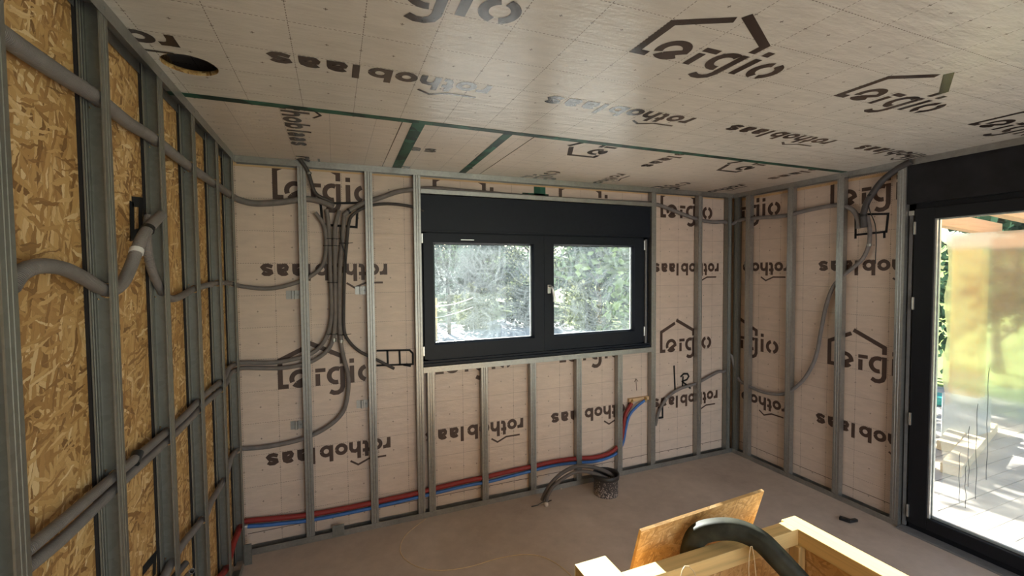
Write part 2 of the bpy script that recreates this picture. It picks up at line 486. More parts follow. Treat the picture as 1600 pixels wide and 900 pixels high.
M = {
    'mem_back': membrane('membrane_back', 1, 1, 0.195, 2.253),
    'mem_right': membrane('membrane_right', -1, 1, 0.85, 2.253, base=(0.64, 0.515, 0.43)),
    'mem_ceiling': membrane('membrane_ceiling', 1, -1, 1.467, 1.914, rough=0.26, base=(0.64, 0.60, 0.535)),  # base cooled to carry the tint of the door's daylight
    'mem_strip': membrane('membrane_strip', -1, -1, 0.695, -2.11, swap=True, rough=0.28, base=(0.65, 0.57, 0.49)),
    'mem_strip_left': membrane('membrane_strip_left', -1, -1, 0.44, 0.07, swap=True, rough=0.28, base=(0.65, 0.57, 0.49)),
    'mem_strip_mid': membrane('membrane_strip_mid', -1, 1, -1.049, -0.062, rough=0.28, base=(0.65, 0.57, 0.49)),
    'ink': plain('print_ink', (0.072, 0.040, 0.029), 0.5),
    'ink_ceiling': plain('print_ink_gloss', (0.05, 0.034, 0.028), 0.22),
    'spray': plain('black_spray', (0.006, 0.006, 0.007), 0.75),
    'pencil': plain('pencil', (0.16, 0.11, 0.09), 0.7),
    'osb': osb('osb_board', 1.0, 1.08, 0.12),
    'osb_pale': osb('osb_pale', 1.25, 1.12, 0.55),
    'screed': concrete(),
    'zinc': galvanised('galvanised_steel'),
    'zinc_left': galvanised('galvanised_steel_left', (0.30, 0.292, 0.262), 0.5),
    'zinc_dark': galvanised('galvanised_steel_dull_shaded', (0.28, 0.285, 0.265), 0.48),  # for dull parts, and as painted shade on the right-corner studs
    'gasket': plain('black_foam', (0.015, 0.012, 0.012), 0.9),
    'conduit': ribbed('grey_conduit', (0.215, 0.192, 0.184), 0.5),
    'conduit_mid': ribbed('mid_grey_conduit', (0.125, 0.11, 0.105), 0.5),
    'conduit_dark': ribbed('dark_conduit', (0.075, 0.068, 0.068), 0.45),
    'black': plain('black_plastic', (0.012, 0.012, 0.013), 0.4),
    'red': plain('red_insulation', (0.27, 0.022, 0.018), 0.55),
    'blue': plain('blue_insulation', (0.05, 0.16, 0.46), 0.5),
    'white': plain('white_plastic', (0.75, 0.73, 0.7), 0.5),
    'brass': plain('brass', (0.55, 0.38, 0.16), 0.35, 0.9),
    'tape': tape_mat(),
    'anthracite': plain('anthracite_pvc', (0.010, 0.0135, 0.022), 0.45, spec=0.22),
    'anthracite_door': plain('black_door_profile', (0.008, 0.009, 0.012), 0.5, spec=0.3),
    'box_panel': plain('bitumen_panel', (0.012, 0.012, 0.014), 0.65, scale=9, var=0.5, spec=0.3),
    'spacer': plain('aluminium_spacer', (0.75, 0.76, 0.75), 0.35, 0.6),
    'gasket_grey': plain('grey_seal', (0.16, 0.16, 0.165), 0.6),
    'steel': plain('satin_steel', (0.7, 0.7, 0.68), 0.28, 0.9),
    'glass_window': glass('smeared_glass', 'wipe', 0.003, 0.062, (0.76, 0.79, 0.80)),
    'glass_door': glass('door_glass', 'fog', 0.01, 0.03),
    'fog': fogged('condensation'),
    'batten': timber('batten_wood', 0, (0.66, 0.44, 0.24)),
    'rail_x': timber('spruce_x', 0),
    'rail_y': timber('spruce_y', 1),
    'rail_z': timber('spruce_z', 2),
    'deck': timber('weathered_deck', 1, (0.42, 0.39, 0.35)),
    'lumber': timber('lumber_wood', 0, (0.75, 0.62, 0.40)),
    'pergola': timber('pergola_wood', 0, (0.62, 0.40, 0.24)),
    'formply': plain('yellow_form_panel', (0.80, 0.38, 0.04), 0.5),
    'hose': plain('dark_hose', (0.034, 0.035, 0.025), 0.6, var=0.55, scale=16, spec=0.2),
    'straw': plain('straw_wire', (0.72, 0.56, 0.33), 0.5),
    'tub': splashed(),
    'tub_in': plain('black_tub', (0.03, 0.026, 0.026), 0.5),
    'pale_wall': plain('pale_board', (0.6, 0.52, 0.45), 0.8, var=0.05, scale=3),
    'gravel': plain('pale_gravel', (0.62, 0.60, 0.57), 0.9, var=0.15, scale=2),
    'lawn': plain('lawn', (0.20, 0.27, 0.06), 0.95, var=0.35, scale=1.2),
    'plinth': plain('pale_plinth', (0.52, 0.58, 0.60), 0.8, var=0.06),
    'undergrowth': plain('undergrowth', (0.05, 0.075, 0.045), 0.95, var=0.5, scale=1.5),
    'bark': plain('bark', (0.10, 0.08, 0.065), 0.9, var=0.3, scale=12),
    'leaf_dark': leaves('leaf_dark', (0.012, 0.032, 0.022), (0.05, 0.10, 0.055), 0.25),
    'leaf_mid': leaves('leaf_mid', (0.025, 0.055, 0.025), (0.12, 0.17, 0.07), 0.3),
    'leaf_pale': leaves('leaf_pale', (0.06, 0.075, 0.035), (0.24, 0.25, 0.13), 0.3),
    'turquoise': plain('turquoise_sheet', (0.05, 0.42, 0.36), 0.5),
}

# ---------------------------------------------------------------- the setting
mb = MB().box(-0.4, W + 0.5, -5.3, 0.4, -0.25, 0)
floor = struct(add('floor', mb, M['screed']))

# ceiling: membrane-faced board with a round hole by the left wall, deck above
HC, HR = (0.101, -1.29), 0.083
mb = MB()
def cquad(x0, x1, y0, y1, z=H):
    mb.face([(x0, y0, z), (x0, y1, z), (x1, y1, z), (x1, y0, z)], [(x0, y0), (x0, y1), (x1, y1), (x1, y0)])
q = 0.1
cquad(-0.3, W + 0.3, -5.2, HC[1] - q)
cquad(-0.3, W + 0.3, HC[1] + q, -0.985)
cquad(-0.3, HC[0] - q, HC[1] - q, HC[1] + q)
cquad(HC[0] + q, W + 0.3, HC[1] - q, HC[1] + q)
NS = 32
def sqp(a):
    c, s = math.cos(a), math.sin(a)
    k = q / max(abs(c), abs(s))
    return (HC[0] + c * k, HC[1] + s * k)
for k in range(NS):
    a0, a1 = 2 * math.pi * (k - .0) / NS, 2 * math.pi * (k + 1) / NS
    p = [sqp(a0), (HC[0] + HR * math.cos(a0), HC[1] + HR * math.sin(a0)), (HC[0] + HR * math.cos(a1), HC[1] + HR * math.sin(a1)), sqp(a1)]
    mb.face([(x, y, H) for x, y in p], p)
mb.box(-0.4, W + 0.5, -5.3, 0.4, 2.66, 2.8)
ceiling = struct(add('ceiling', mb, M['mem_ceiling']))
mb = MB().lathe([(HR, 0.0), (HR, 0.016), (HR + 0.03, 0.016), (HR + 0.03, 0.001), (HR, 0.0)], (HC[0], HC[1], H), 40)
o = add('hole_rim', mb, M['osb'], ceiling)
o['label'] = 'bare board edge of the round ceiling hole'
for nm, m, x0, x1 in (('membrane_sheet', 'mem_strip_left', -0.3, 0.945), ('membrane_sheet', 'mem_strip_mid', 0.947, 1.425), ('membrane_sheet', 'mem_strip', 1.427, W + 0.3)):
    add(nm, MB().box(x0, x1, -0.985, 0.35, H, H + 0.02), M[m], ceiling)
# seam tapes stuck under the ceiling
def tape(x0, y0, x1, y1, w, parent, z=H - 0.0012):
    a, b = Vector((x0, y0, 0)), Vector((x1, y1, 0))
    d = (b - a).normalized()
    nrm = Vector((-d.y, d.x, 0)) * w / 2
    mid = (a + b) / 2
    mb = MB().obox((mid.x, mid.y, z), (b - a) / 2, nrm, (0, 0, 0.0006))
    return add('seam_tape', mb, M['tape'], parent)
tape(-0.2, -0.985, W + 0.2, -0.985, 0.045, ceiling)
tape(0.945, -0.965, 0.965, 0.06, 0.062, ceiling)
tape(1.412, -0.965, 1.43, 0.06, 0.05, ceiling)
# a printed edge line beside each short tape
add('printed_line', MB().box(0.865, 0.869, -0.96, 0.05, H - 0.001, H), M['ink_ceiling'], ceiling)
add('printed_line', MB().box(1.56, 1.564, -0.96, 0.05, H - 0.001, H), M['ink_ceiling'], ceiling)

# back wall with the window opening
DYT = -1.34
WX0, WX1, WZ0, WZ1 = 1.118, 3.185, 1.092, 2.338
MY = 0.056
mb = MB()
mb.box(-0.4, WX0, MY, 0.30, 0, 2.66)
mb.box(WX1, W + 0.4, MY, 0.30, 0, 2.66)
mb.box(WX0, WX1, MY, 0.30, 0, WZ0)
mb.box(WX0, WX1, MY, 0.30, WZ1, 2.66)
wall_back = struct(add('wall_back', mb, M['mem_back']))
struct(add('trim_1', MB().box(-0.05, W + 0.05, 0.0515, MY, 2.448, 2.472), M['batten'], None))['label'] = 'timber batten along the top of the wall'

struct(add('trim_2', MB().box(W + .0515, W + .056, DYT, .05, 2.432, 2.452), M['batten'], None))['label'] = 'timber batten along the top of the right wall'
# left wall of OSB
wall_left = struct(add('wall_left', MB().box(-0.35, -0.056, -5.2, MY, 0, 2.66), M['osb']))

# right wall with the door opening
DY0, DY1, DZ1 = -1.345, -3.75, 2.472
RX = W + 0.056
mb = MB()
mb.box(RX, RX + 0.25, DY0, 0.06, 0, 2.66)
mb.box(RX, RX + 0.25, -5.2, DY1, 0, 2.66)
mb.box(RX, RX + 0.25, DY1, DY0, DZ1, 2.66)
wall_right = struct(add('wall_right', mb, M['mem_right']))

# rear wall behind the viewer, unseen, its wide opening added to let in fill light
mb = MB()
mb.box(-0.3, 0.9, -5.25, -5.0, 0, 2.66)
mb.box(3.7, W + 0.3, -5.25, -5.0, 0, 2.66)
mb.box(0.9, 3.7, -5.25, -5.0, 2.25, 2.66)
wall_rear = struct(add('wall_rear', mb, M['pale_wall']))

# ---------------------------------------------------------------- print on the membranes
SW = 0.0245
GLYPH = {
    'r': [[(.011, 0), (.011, .077)], [(.011, .03), (.017, .052), (.03, .064), (.05, .066)]],
    'o': [arc(.04, .0385, .029, .0285, 0, 360, 18)],
    't': [[(.018, .112), (.018, .026), (.024, .014), (.044, .011)], [(0, .067), (.044, .067)]],
    'h': [[(.011, 0), (.011, .118)], [(.011, .036), (.019, .057), (.036, .066), (.054, .061), (.063, .045), (.063, 0)]],
    'b': [[(.011, 0), (.011, .112)], arc(.042, .0385, .029, .0285, 0, 360, 18)],
    'l': [[(.011, 0), (.011, .112)]],
    'a': [[(.007, .058), (.02, .066), (.038, .067), (.052, .058), (.055, .044), (.055, 0)], [(.055, .043), (.03, .042), (.014, .035), (.011, .022), (.018, .011), (.034, .011), (.055, .026)]],
    's': [[(.062, .055), (.048, .065), (.026, .066), (.013, .058), (.016, .046), (.034, .040), (.052, .034), (.06, .022), (.05, .012), (.03, .010), (.005, .019)]],
}
POS = {0: ('r', 0), 1: ('o', .055), 2: ('t', .143), 3: ('h', .2), 4: ('o', .285), 5: ('b', .378), 6: ('l', .49), 7: ('a', .53), 8: ('a', .618), 9: ('s', .706)}
LOGO = [
    ([(.062, .0145), (.0145, .0145), (.0145, .19), (.172, .266)], .029),
    ([(.186, .293), (.39, .188), (.39, .138)], .030),
    (arc(.128, .06, .047, .047, 205, 5, 14) + [(.112, .03)], .030),
    (arc(.128, .06, .047, .047, 222, 322, 8), .030),
    ([(.222, .103), (.285, .103)], .026), ([(.237, 0), (.237, .08)], .029),
    (arc(.352, .06, .045, .047, 62, 285, 14), .030),
    ([(.391, .12), (.391, -.02), (.382, -.045), (.36, -.058), (.336, -.058), (.312, -.045)], .030),
    ([(.452, .137), (.452, .167)], .030), ([(.452, 0), (.452, .118)], .030),
    (arc(.551, .06, .046, .046, 104, 256, 12), .030), (arc(.551, .06, .046, .046, -76, 76, 12), .030),
]

def clip2d(polys, box):
    """cuts 2d polygons to a rectangle (u0, u1, v0, v1)"""
    out = []
    for P in polys:
        for ax, lim, sgn in ((0, box[0], 1), (0, box[1], -1), (1, box[2], 1), (1, box[3], -1)):
            Q = []
            for i in range(len(P)):
                a, b = P[i - 1], P[i]
                da, db = (a[ax] - lim) * sgn, (b[ax] - lim) * sgn
                if (da >= 0) != (db >= 0):
                    k = da / (da - db)
                    Q.append((a[0] + (b[0] - a[0]) * k, a[1] + (b[1] - a[1]) * k))
                if db >= 0:
                    Q.append(b)
            P = Q
            if len(P) < 3:
                break
        if len(P) >= 3:
            out.append(P)
    return out

def strokes_2d(strokes):
    out = []
    for k, (pts, w) in enumerate(strokes):
        t = MB()
        t.ribbon(pts, w, lambda a, b: (a, b, 0))
        out += [(k, [(t.v[i][0], t.v[i][1]) for i in f]) for f in t.f]
    return out

LOGO2 = strokes_2d(LOGO)
WORD = [([(x + ox, y) for x, y in st], SW) for k, (g, ox) in POS.items() for st in GLYPH[g]]
WORD.append(([(.268, .130), (.218, .163), (.145, .131), (.03, .131)], .013))
WORD2 = strokes_2d(WORD)

def prints(parent, fn, u0, v0, areas, mat, lift=Vector((0, 0, -1))):
    """lays the repeating print over the given rectangles (u0, u1, v0, v1), each word and emblem its own piece"""
    for box in areas:
        for i in range(-6, 7):
            for j in range(-3, 4):
                ou, ov = u0 + i * PU, v0 - j * PV
                for nm, polys in (('printed_emblem', [(k, [(x + ou, y + ov) for x, y in P]) for k, P in LOGO2]),
                                  ('printed_word', [(k, [(ou - .08 + .778 - x, ov - .413 - y) for x, y in P]) for k, P in WORD2])):
                    mb = MB()
                    for k, P in polys:
                        for c in clip2d([P], box):
                            mb.face([Vector(fn(*p)) + lift * (k * .00003) for p in c])
                    if mb.f:
                        add(nm, mb, mat, parent)

E1 = 0.0008
prints(wall_back, lambda u, v: (u, MY - E1, v), 0.195, 2.253,
       [(0.0, WX0, 0.11, 2.450), (WX1, W, 0.11, 2.450), (WX0, WX1, 0.11, WZ0), (WX0, WX1, WZ1, 2.450)], M['ink'], Vector((0, -1, 0)))
prints(wall_right, lambda u, v: (RX - E1, -u, v), 0.85, 2.253, [(0.0, 1.345, 0.11, 2.445)], M['ink'], Vector((-1, 0, 0)))
prints(ceiling, lambda u, v: (u, -v, H - E1), 1.467, 1.914, [(0.0, W, 1.01, 3.3)], M['ink_ceiling'])
prints(ceiling, lambda u, v: (-v, -u, H - E1), 0.695, -2.11, [(0.0, 0.962, -W, -1.44)], M['ink_ceiling'])
prints(ceiling, lambda u, v: (-v, -u, H - E1), 0.44, 0.07, [(0.0, 0.962, -0.84, 0.0)], M['ink_ceiling'])
prints(ceiling, lambda u, v: (-u, v, H - E1), -1.049, -0.062, [(-1.38, -0.985, -0.96, 0.0)], M['ink_ceiling'])

for nm, par, b in (('printed_line', wall_back, (0, W, MY - E1, MY - E1 / 2, .112, .116)), ('printed_line', wall_right, (RX - E1, RX - E1 / 2, -1.34, 0, .112, .116))):
    add(nm, MB().box(*b), M['ink'], par)
# hand marks on the membranes and the OSB
def mark(name, parent, plane, strokes, w, mat='spray'):
    mb = MB()
    def fn3(p): return p
    for st in strokes:
        P = [Vector(p) for p in st]
        if plane == 'y':
            mb.ribbon([(p.x, p.z) for p in P], w, lambda a, b: (a, MY - 2 * E1, b))
        elif plane == 'x+':
            mb.ribbon([(-p.y, p.z) for p in P], w, lambda a, b: (RX - 2 * E1, -a, b))
        else:
            mb.ribbon([(p.y, p.z) for p in P], w, lambda a, b: (-0.056 + 2 * E1, a, b))
    o = add(name, mb, M[mat], parent)
    return o
mark('spray_mark', wall_back, 'y', [[(0.475, 0.056, 2.238), (0.708, 0.056, 2.254), (0.696, 0.056, 2.089), (0.484, 0.056, 2.100), (0.475, 0.056, 2.238)]], 0.016)['label'] = 'black sprayed rectangle behind the conduit ends'
mark('spray_mark', wall_back, 'y', [[(0.810, 0.056, 1.233), (1.039, 0.056, 1.220), (1.061, 0.056, 1.195), (1.060, 0.056, 1.117), (0.808, 0.056, 1.129)], [(0.884, 0.056, 1.232), (0.886, 0.056, 1.123)], [(0.967, 0.056, 1.226), (0.970, 0.056, 1.115)], [(0.992, 0.056, 1.118), (1.046, 0.056, 1.104)]], 0.014)['label'] = 'black sprayed row of three boxes left of the window'
mark('spray_mark', wall_back, 'y', [[(3.441, 0.056, 0.898), (3.454, 0.056, 0.670)], [(3.548, 0.056, 0.787), (3.541, 0.056, 0.685)], [(3.517, 0.056, 0.784), (3.555, 0.056, 0.810), (3.601, 0.056, 0.806), (3.617, 0.056, 0.780), (3.594, 0.056, 0.752), (3.540, 0.056, 0.739), (3.586, 0.056, 0.704), (3.641, 0.056, 0.662)]], 0.018)['label'] = 'hand-sprayed black letters'
mark('spray_mark', wall_back, 'y', [[(3.259, 0.056, 0.526), (3.310, 0.056, 0.526), (3.311, 0.056, 0.431), (3.267, 0.056, 0.431)]], 0.02)
mark('spray_mark', wall_right, 'x+', [[(4.162, -1.034, 2.181), (4.162, -1.243, 2.160), (4.162, -1.234, 2.036), (4.162, -1.037, 2.029), (4.162, -1.034, 2.181)], [(4.162, -1.036, 2.039), (4.162, -1.037, 2.001)], [(4.162, -1.222, 2.037), (4.162, -1.223, 1.992)]], 0.016)['label'] = 'black sprayed rectangle at the top of the wall'
mark('spray_mark', wall_left, 'x-', [[(-0.056, -1.353, 2.015), (-0.056, -1.281, 2.023), (-0.056, -1.291, 1.919), (-0.056, -1.359, 1.905), (-0.056, -1.353, 2.015)]], 0.034)['label'] = 'black sprayed rectangle on the OSB'
mark('spray_mark', wall_left, 'x-', [[(-0.056, -1.385, 0.808), (-0.056, -1.281, 0.794), (-0.056, -1.293, 0.733)]], 0.03)
mark('pencil_arrow', wall_back, 'y', [[(3.021, 0.056, 0.711), (3.014, 0.056, 0.816)], [(2.997, 0.056, 0.789), (3.014, 0.056, 0.816), (3.038, 0.056, 0.790)]], 0.006, 'pencil')
# green tape pieces over the window
mb = MB()
for a, b in (((1.929, 0.056, 2.395), (2.158, 0.056, 2.377)), ((2.029, 0.056, 2.451), (2.130, 0.056, 2.376))):
    mb.box(min(a[0], b[0]), max(a[0], b[0]), MY - 0.0025, MY - 0.0005, min(a[2], b[2]), max(a[2], b[2]))
add('tape_patch', mb, M['tape'], wall_back)['label'] = 'green tape cross above the window'

# ---------------------------------------------------------------- window
FY = 0.022
win = struct(empty('window_1', (2.15, 0.06, WZ0)))
mb = MB()
mb.box(WX0 + .003, WX1 - .003, FY, 0.25, 2.072, 2.332)
mb.box(WX0 + .003, WX1 - .003, FY - .004, FY, 2.066, 2.08)
add('shutter_box', mb, M['anthracite'], win, bevel=0.003)
mb = MB()   # outer frame
x0, x1, z0, z1 = WX0 + .004, 3.125, 1.096, 2.068
mb.box(x0, x0 + .05, .045, .115, z0, z1)
mb.box(x1 - .055, x1, .045, .115, z0, z1)
mb.box(x0, x1, .045, .115, z0, z0 + .055)
mb.box(x0, x1, .045, .115, z1 - .05, z1)
add('window_frame', mb, M['anthracite'], win)
mb = MB().box(3.126, WX1 - .002, .05, .2, 1.096, 2.07)
add('jamb_lining', mb, M['anthracite'], win)
add('jamb_seal', MB().box(3.092, 3.110, .03, .05, 1.13, 2.05), M['gasket_grey'], win)['label'] = 'grey seal strip beside the right sash'
add('sill_profile', MB().box(WX0 + .004, WX1 - .004, .012, .05, 1.100, 1.118).box(WX0 + .004, WX1 - .004, .03, .06, 1.118, 1.135), M['anthracite'], win)
for k, (sx0, sx1, gx0, gx1) in enumerate(((1.143, 2.098, 1.213, 2.014), (2.100, 3.068, 2.184, 2.975))):
    sz0, sz1, gz0, gz1 = 1.148, 2.058, 1.249, 1.993
    mb = MB()
    y0, y1 = FY, 0.085
    mb.box(sx0, gx0, y0, y1, sz0, sz1)
    mb.box(gx1, sx1, y0, y1, sz0, sz1)
    mb.box(gx0, gx1, y0, y1, sz0, gz0)
    mb.box(gx0, gx1, y0, y1, gz1, sz1)
    # sloping glazing beads
    b = 0.014
    for P in ([(gx0, y0 + .002, gz0), (gx1, y0 + .002, gz0), (gx1 - b, .045, gz0 + b), (gx0 + b, .045, gz0 + b)],
              [(gx0, y0 + .002, gz1), (gx0 + b, .045, gz1 - b), (gx1 - b, .045, gz1 - b), (gx1, y0 + .002, gz1)],
              [(gx0, y0 + .002, gz0), (gx0 + b, .045, gz0 + b), (gx0 + b, .045, gz1 - b), (gx0, y0 + .002, gz1)],
              [(gx1, y0 + .002, gz0), (gx1, y0 + .002, gz1), (gx1 - b, .045, gz1 - b), (gx1 - b, .045, gz0 + b)]):
        mb.face(P)
    sash = add('sash', mb, M['anthracite'], win)
    add('glass_pane', MB().box(gx0 + .004, gx1 - .004, .0475, .0485, gz0 + .004, gz1 - .004), M['glass_window'], sash)['label'] = 'smeared window glass'
    mb = MB()
    mb.box(gx1 - .024, gx1 - .006, .052, .066, gz0, gz1)
    mb.box(gx0 + .006, gx0 + .014, .052, .066, gz0, gz1)
    mb.box(gx0, gx1, .052, .066, gz0 + .004, gz0 + .015)
    add('glass_spacer', mb, M['spacer'], sash)
    if k == 1:
        mb = MB().box(2.124, 2.154, FY - .012, FY, 1.60, 1.67)
        hd = add('handle', mb, M['steel'], sash, bevel=0.004)
        hd['label'] = 'steel tilt-and-turn handle'
        mb = MB().tube(smooth_path([(2.139, FY - .008, 1.655), (2.139, FY - .045, 1.655), (2.146, FY - .055, 1.64), (2.158, FY - .055, 1.58), (2.158, FY - .055, 1.535)], .01), .009, 10)
        add('lever', mb, M['steel'], sash)
        for z in (1.20, 1.955):
            add('hinge', MB().box(3.070, 3.082, FY - .006, FY + .02, z, z + .085), M['steel'], sash, bevel=0.003)
    else:
        for z in (1.175, 1.985):
            add('hinge', MB().box(1.127, 1.141, FY - .006, FY + .02, z, z + .07), M['steel'], sash, bevel=0.003)
        add('vent_slot', MB().box(1.42, 1.52, FY - .002, FY + .001, 2.012, 2.017), M['steel'], sash)

# ---------------------------------------------------------------- glazed door in the right wall
door = struct(empty('door_1', (W + .06, -2.5, 0)))
DX = W + 0.030
add('shutter_box', MB().box(W + .012, W + .25, DY1, DY0 - .0, 2.205, 2.470), M['box_panel'], door, bevel=0.003)['label'] = 'black roller shutter box over the glazed door'
mb = MB()
mb.box(DX + .02, DX + .11, DY0 - .062, DY0 - .001, 0.0, 2.204)
mb.box(DX + .02, DX + .11, DY1, DY0, 0.0, 0.045)
mb.box(DX + .02, DX + .11, DY1, DY0, 2.16, 2.204)
mb.box(DX + .02, DX + .11, DY1, DY1 + .06, 0.0, 2.204)
add('door_frame', mb, M['anthracite_door'], door)
add('jamb_seal', MB().box(DX + .004, DX + .022, DY0 - .052, DY0 - .034, 0.02, 2.13), M['gasket_grey'], door)['label'] = 'grey seal strip on the door jamb'
add('corner_cap', MB().box(DX + .0, DX + .02, DY0 - .06, DY0 - .03, 2.13, 2.16), M['steel'], door)
add('threshold', MB().box(DX - .06, DX + .022, DY1, DY0 - .03, 0.0, 0.012), M['gasket_grey'], door)
for k, (a, b) in enumerate(((-1.408, -2.55), (-2.555, -3.70))):
    g0, g1, gz0, gz1 = a - .105, b + .105, 0.128, 2.096
    s0, s1 = 0.05, 2.17
    mb = MB()
    mb.box(DX, DX + .075, g0, a, s0, s1)
    mb.box(DX, DX + .075, b, g1, s0, s1)
    mb.box(DX, DX + .075, g1, g0, s0, gz0)
    mb.box(DX, DX + .075, g1, g0, gz1, s1)
    sash = add('door_sash', mb, M['anthracite_door'], door, bevel=0.003)
    add('glass_pane', MB().box(DX + .030, DX + .031, g1, g0, gz0, gz1), M['glass_door'], sash)['label'] = 'clear door glass'
    mb = MB()
    mb.box(DX + .034, DX + .05, g0 - .016, g0, gz0, gz1)
    mb.box(DX + .034, DX + .05, g1, g0, gz0, gz0 + .016)
    mb.box(DX + .034, DX + .05, g1, g0, gz1 - .008, gz1)
    mb.box(DX + .012, DX + .028, g0 - .010, g0, gz0, gz1)
    add('glass_spacer', mb, M['spacer'], sash)
    if k == 0:
        mb = MB()
        n = 14
        for i in range(n):      # uneven film of condensation inside the double glazing
            za, zb = 0.15 + (1.99 - 0.15) * i / n, 0.15 + (1.99 - 0.15) * (i + 1) / n
            e0, e1 = -1.565 + 0.012 * math.sin(i * 1.9), -1.565 + 0.012 * math.sin((i + 1) * 1.9)
            for xx in (DX + .040, DX + .041):
                q4 = [(xx, e0, za), (xx, g1, za), (xx, g1, zb), (xx, e1, zb)]
                mb.face(q4 if xx > DX + .0405 else q4[::-1])
        add('condensation', mb, M['fog'], sash)['label'] = 'cloudy film of condensation inside the door glass'
        mb = MB()
        for (py, za, zb) in ((-1.66, .62, .30), (-1.70, .80, .42), (-1.735, .95, .36), (-1.78, 1.18, .5), (-1.69, .55, .28)):
            p = [(DX + .0295, py + .0022 * math.sin(i * 1.3) + .003 * math.sin(i * .45), za + (zb - za) * i / 12) for i in range(13)]
            mb.tube(p, 0.0013, 5)
        add('drip_trail', mb, M['anthracite'], sash)['label'] = 'dark water trails running down the glass'
        for z in (0.09, 0.72, 1.5, 2.0):
            add('hinge', MB().box(DX - .012, DX + .002, a - .012, a + .0, z, z + .085), M['steel'], sash, bevel=0.003)

# ---------------------------------------------------------------- conduits, pipes and cables (paths first: the studs are pierced where they pass)
PATHS = []
def conduit(name, label, pts, r, mat, cat='conduit', open_ends=(True, True), seg=12, group=None):
    P = smooth_path(pts)
    c = Vector(P[0])
    o = add(name, MB().tube(P, r, seg, open_ends), M[mat], loc=tuple(c))
    tag(o, label, cat, group or ('insulated water pipes' if cat == 'pipe' else 'electrical conduits'))
    PATHS.append((P, r))
    return o
def band(parent, p, axis, r, half, mat, name='clip'):
    """short sleeve around a conduit at p, along axis"""
    a = Vector(axis).normalized()
    p = Vector(p)
    return add(name, MB().tube([p - a * half, p + a * half], r, 12), M[mat], parent)

D = .026
c1 = conduit('conduit', 'thick grey conduit running along the top of the OSB wall and round the corner', [
    (-0.030, -2.057, 2.237), (-0.028, -1.922, 2.237), (-0.027, -1.785, 2.241), (-0.026, -1.638, 2.248), (-0.026, -1.443, 2.242), (-0.026, -1.235, 2.251), (-0.026, -0.814, 2.246), (-0.026, -0.455, 2.251), (-0.024, -0.083, 2.254), (-0.009, 0.014, 2.244),
    (0.022, 0.026, 2.231), (0.105, 0.026, 2.216), (0.248, 0.026, 2.231), (0.374, 0.026, 2.258), (0.450, 0.022, 2.253), (0.503, 0.018, 2.238), (0.554, 0.012, 2.215)], .0195, 'conduit')
c2 = conduit('conduit', 'grey conduit arching from the nearest stud and up to the sprayed mark on the OSB', [
    (-0.030, -2.004, 1.755), (-0.030, -1.980, 1.777), (-0.028, -1.946, 1.793), (-0.026, -1.896, 1.799), (-0.026, -1.824, 1.793), (-0.026, -1.743, 1.772), (-0.026, -1.675, 1.749), (-0.024, -1.610, 1.734), (-0.022, -1.543, 1.751), (-0.018, -1.495, 1.796), (-0.012, -1.461, 1.849), (-0.004, -1.427, 1.901), (0.002, -1.369, 1.943), (0.006, -1.298, 1.981)], .0165, 'conduit')
band(c2, (-0.012, -1.461, 1.849), (0, .25, .33), .0185, .008, 'white', 'tape_band')['label'] = 'white tape band'
band(c2, (-0.001, -1.399, 1.923), (0, .3, .28), .0185, .008, 'black', 'tape_band')['label'] = 'black tape band'
c3 = conduit('conduit', 'ribbed grey conduit from the sprayed OSB mark to the leftmost upright of the bundle', [
    (-0.020, -1.323, 1.972), (-0.020, -1.350, 1.911), (-0.020, -1.346, 1.850), (-0.022, -1.307, 1.789), (-0.026, -1.234, 1.733), (-0.026, -1.193, 1.706), (-0.026, -1.121, 1.686), (-0.026, -1.024, 1.688), (-0.026, -0.869, 1.708), (-0.026, -0.772, 1.716), (-0.026, -0.524, 1.727), (-0.026, -0.321, 1.730), (-0.024, -0.057, 1.720), (-0.007, 0.016, 1.706),
    (0.029, 0.026, 1.697), (0.133, 0.026, 1.683), (0.238, 0.026, 1.693), (0.381, 0.026, 1.744), (0.471, 0.026, 1.819), (0.500, 0.026, 1.920), (0.499, 0.022, 2.063), (0.470, 0.018, 2.133), (0.441, 0.012, 2.172)], .0135, 'conduit')
c4 = conduit('conduit', 'upper grey conduit of the lower pair on the OSB wall, second upright in the bundle', [
    (-0.028, -2.036, 1.235), (-0.027, -1.997, 1.236), (-0.026, -1.870, 1.231), (-0.026, -1.727, 1.227), (-0.026, -1.636, 1.225), (-0.026, -1.495, 1.219), (-0.026, -1.207, 1.210), (-0.026, -0.998, 1.206), (-0.026, -0.772, 1.215), (-0.026, -0.568, 1.209), (-0.026, -0.319, 1.209), (-0.024, -0.198, 1.237), (-0.020, 0.014, 1.224),
    (0.023, 0.024, 1.223), (0.197, 0.024, 1.210), (0.373, 0.024, 1.241), (0.463, 0.024, 1.307), (0.512, 0.024, 1.415), (0.527, 0.024, 1.551), (0.524, 0.024, 1.764), (0.524, 0.024, 1.920), (0.520, 0.020, 2.101), (0.510, 0.012, 2.196)], .0135, 'conduit')
band(c4, (-0.026, -1.485, 1.219), (0, .31, .19), .0155, .02, 'black', 'joint_sleeve')['label'] = 'black joint sleeve'
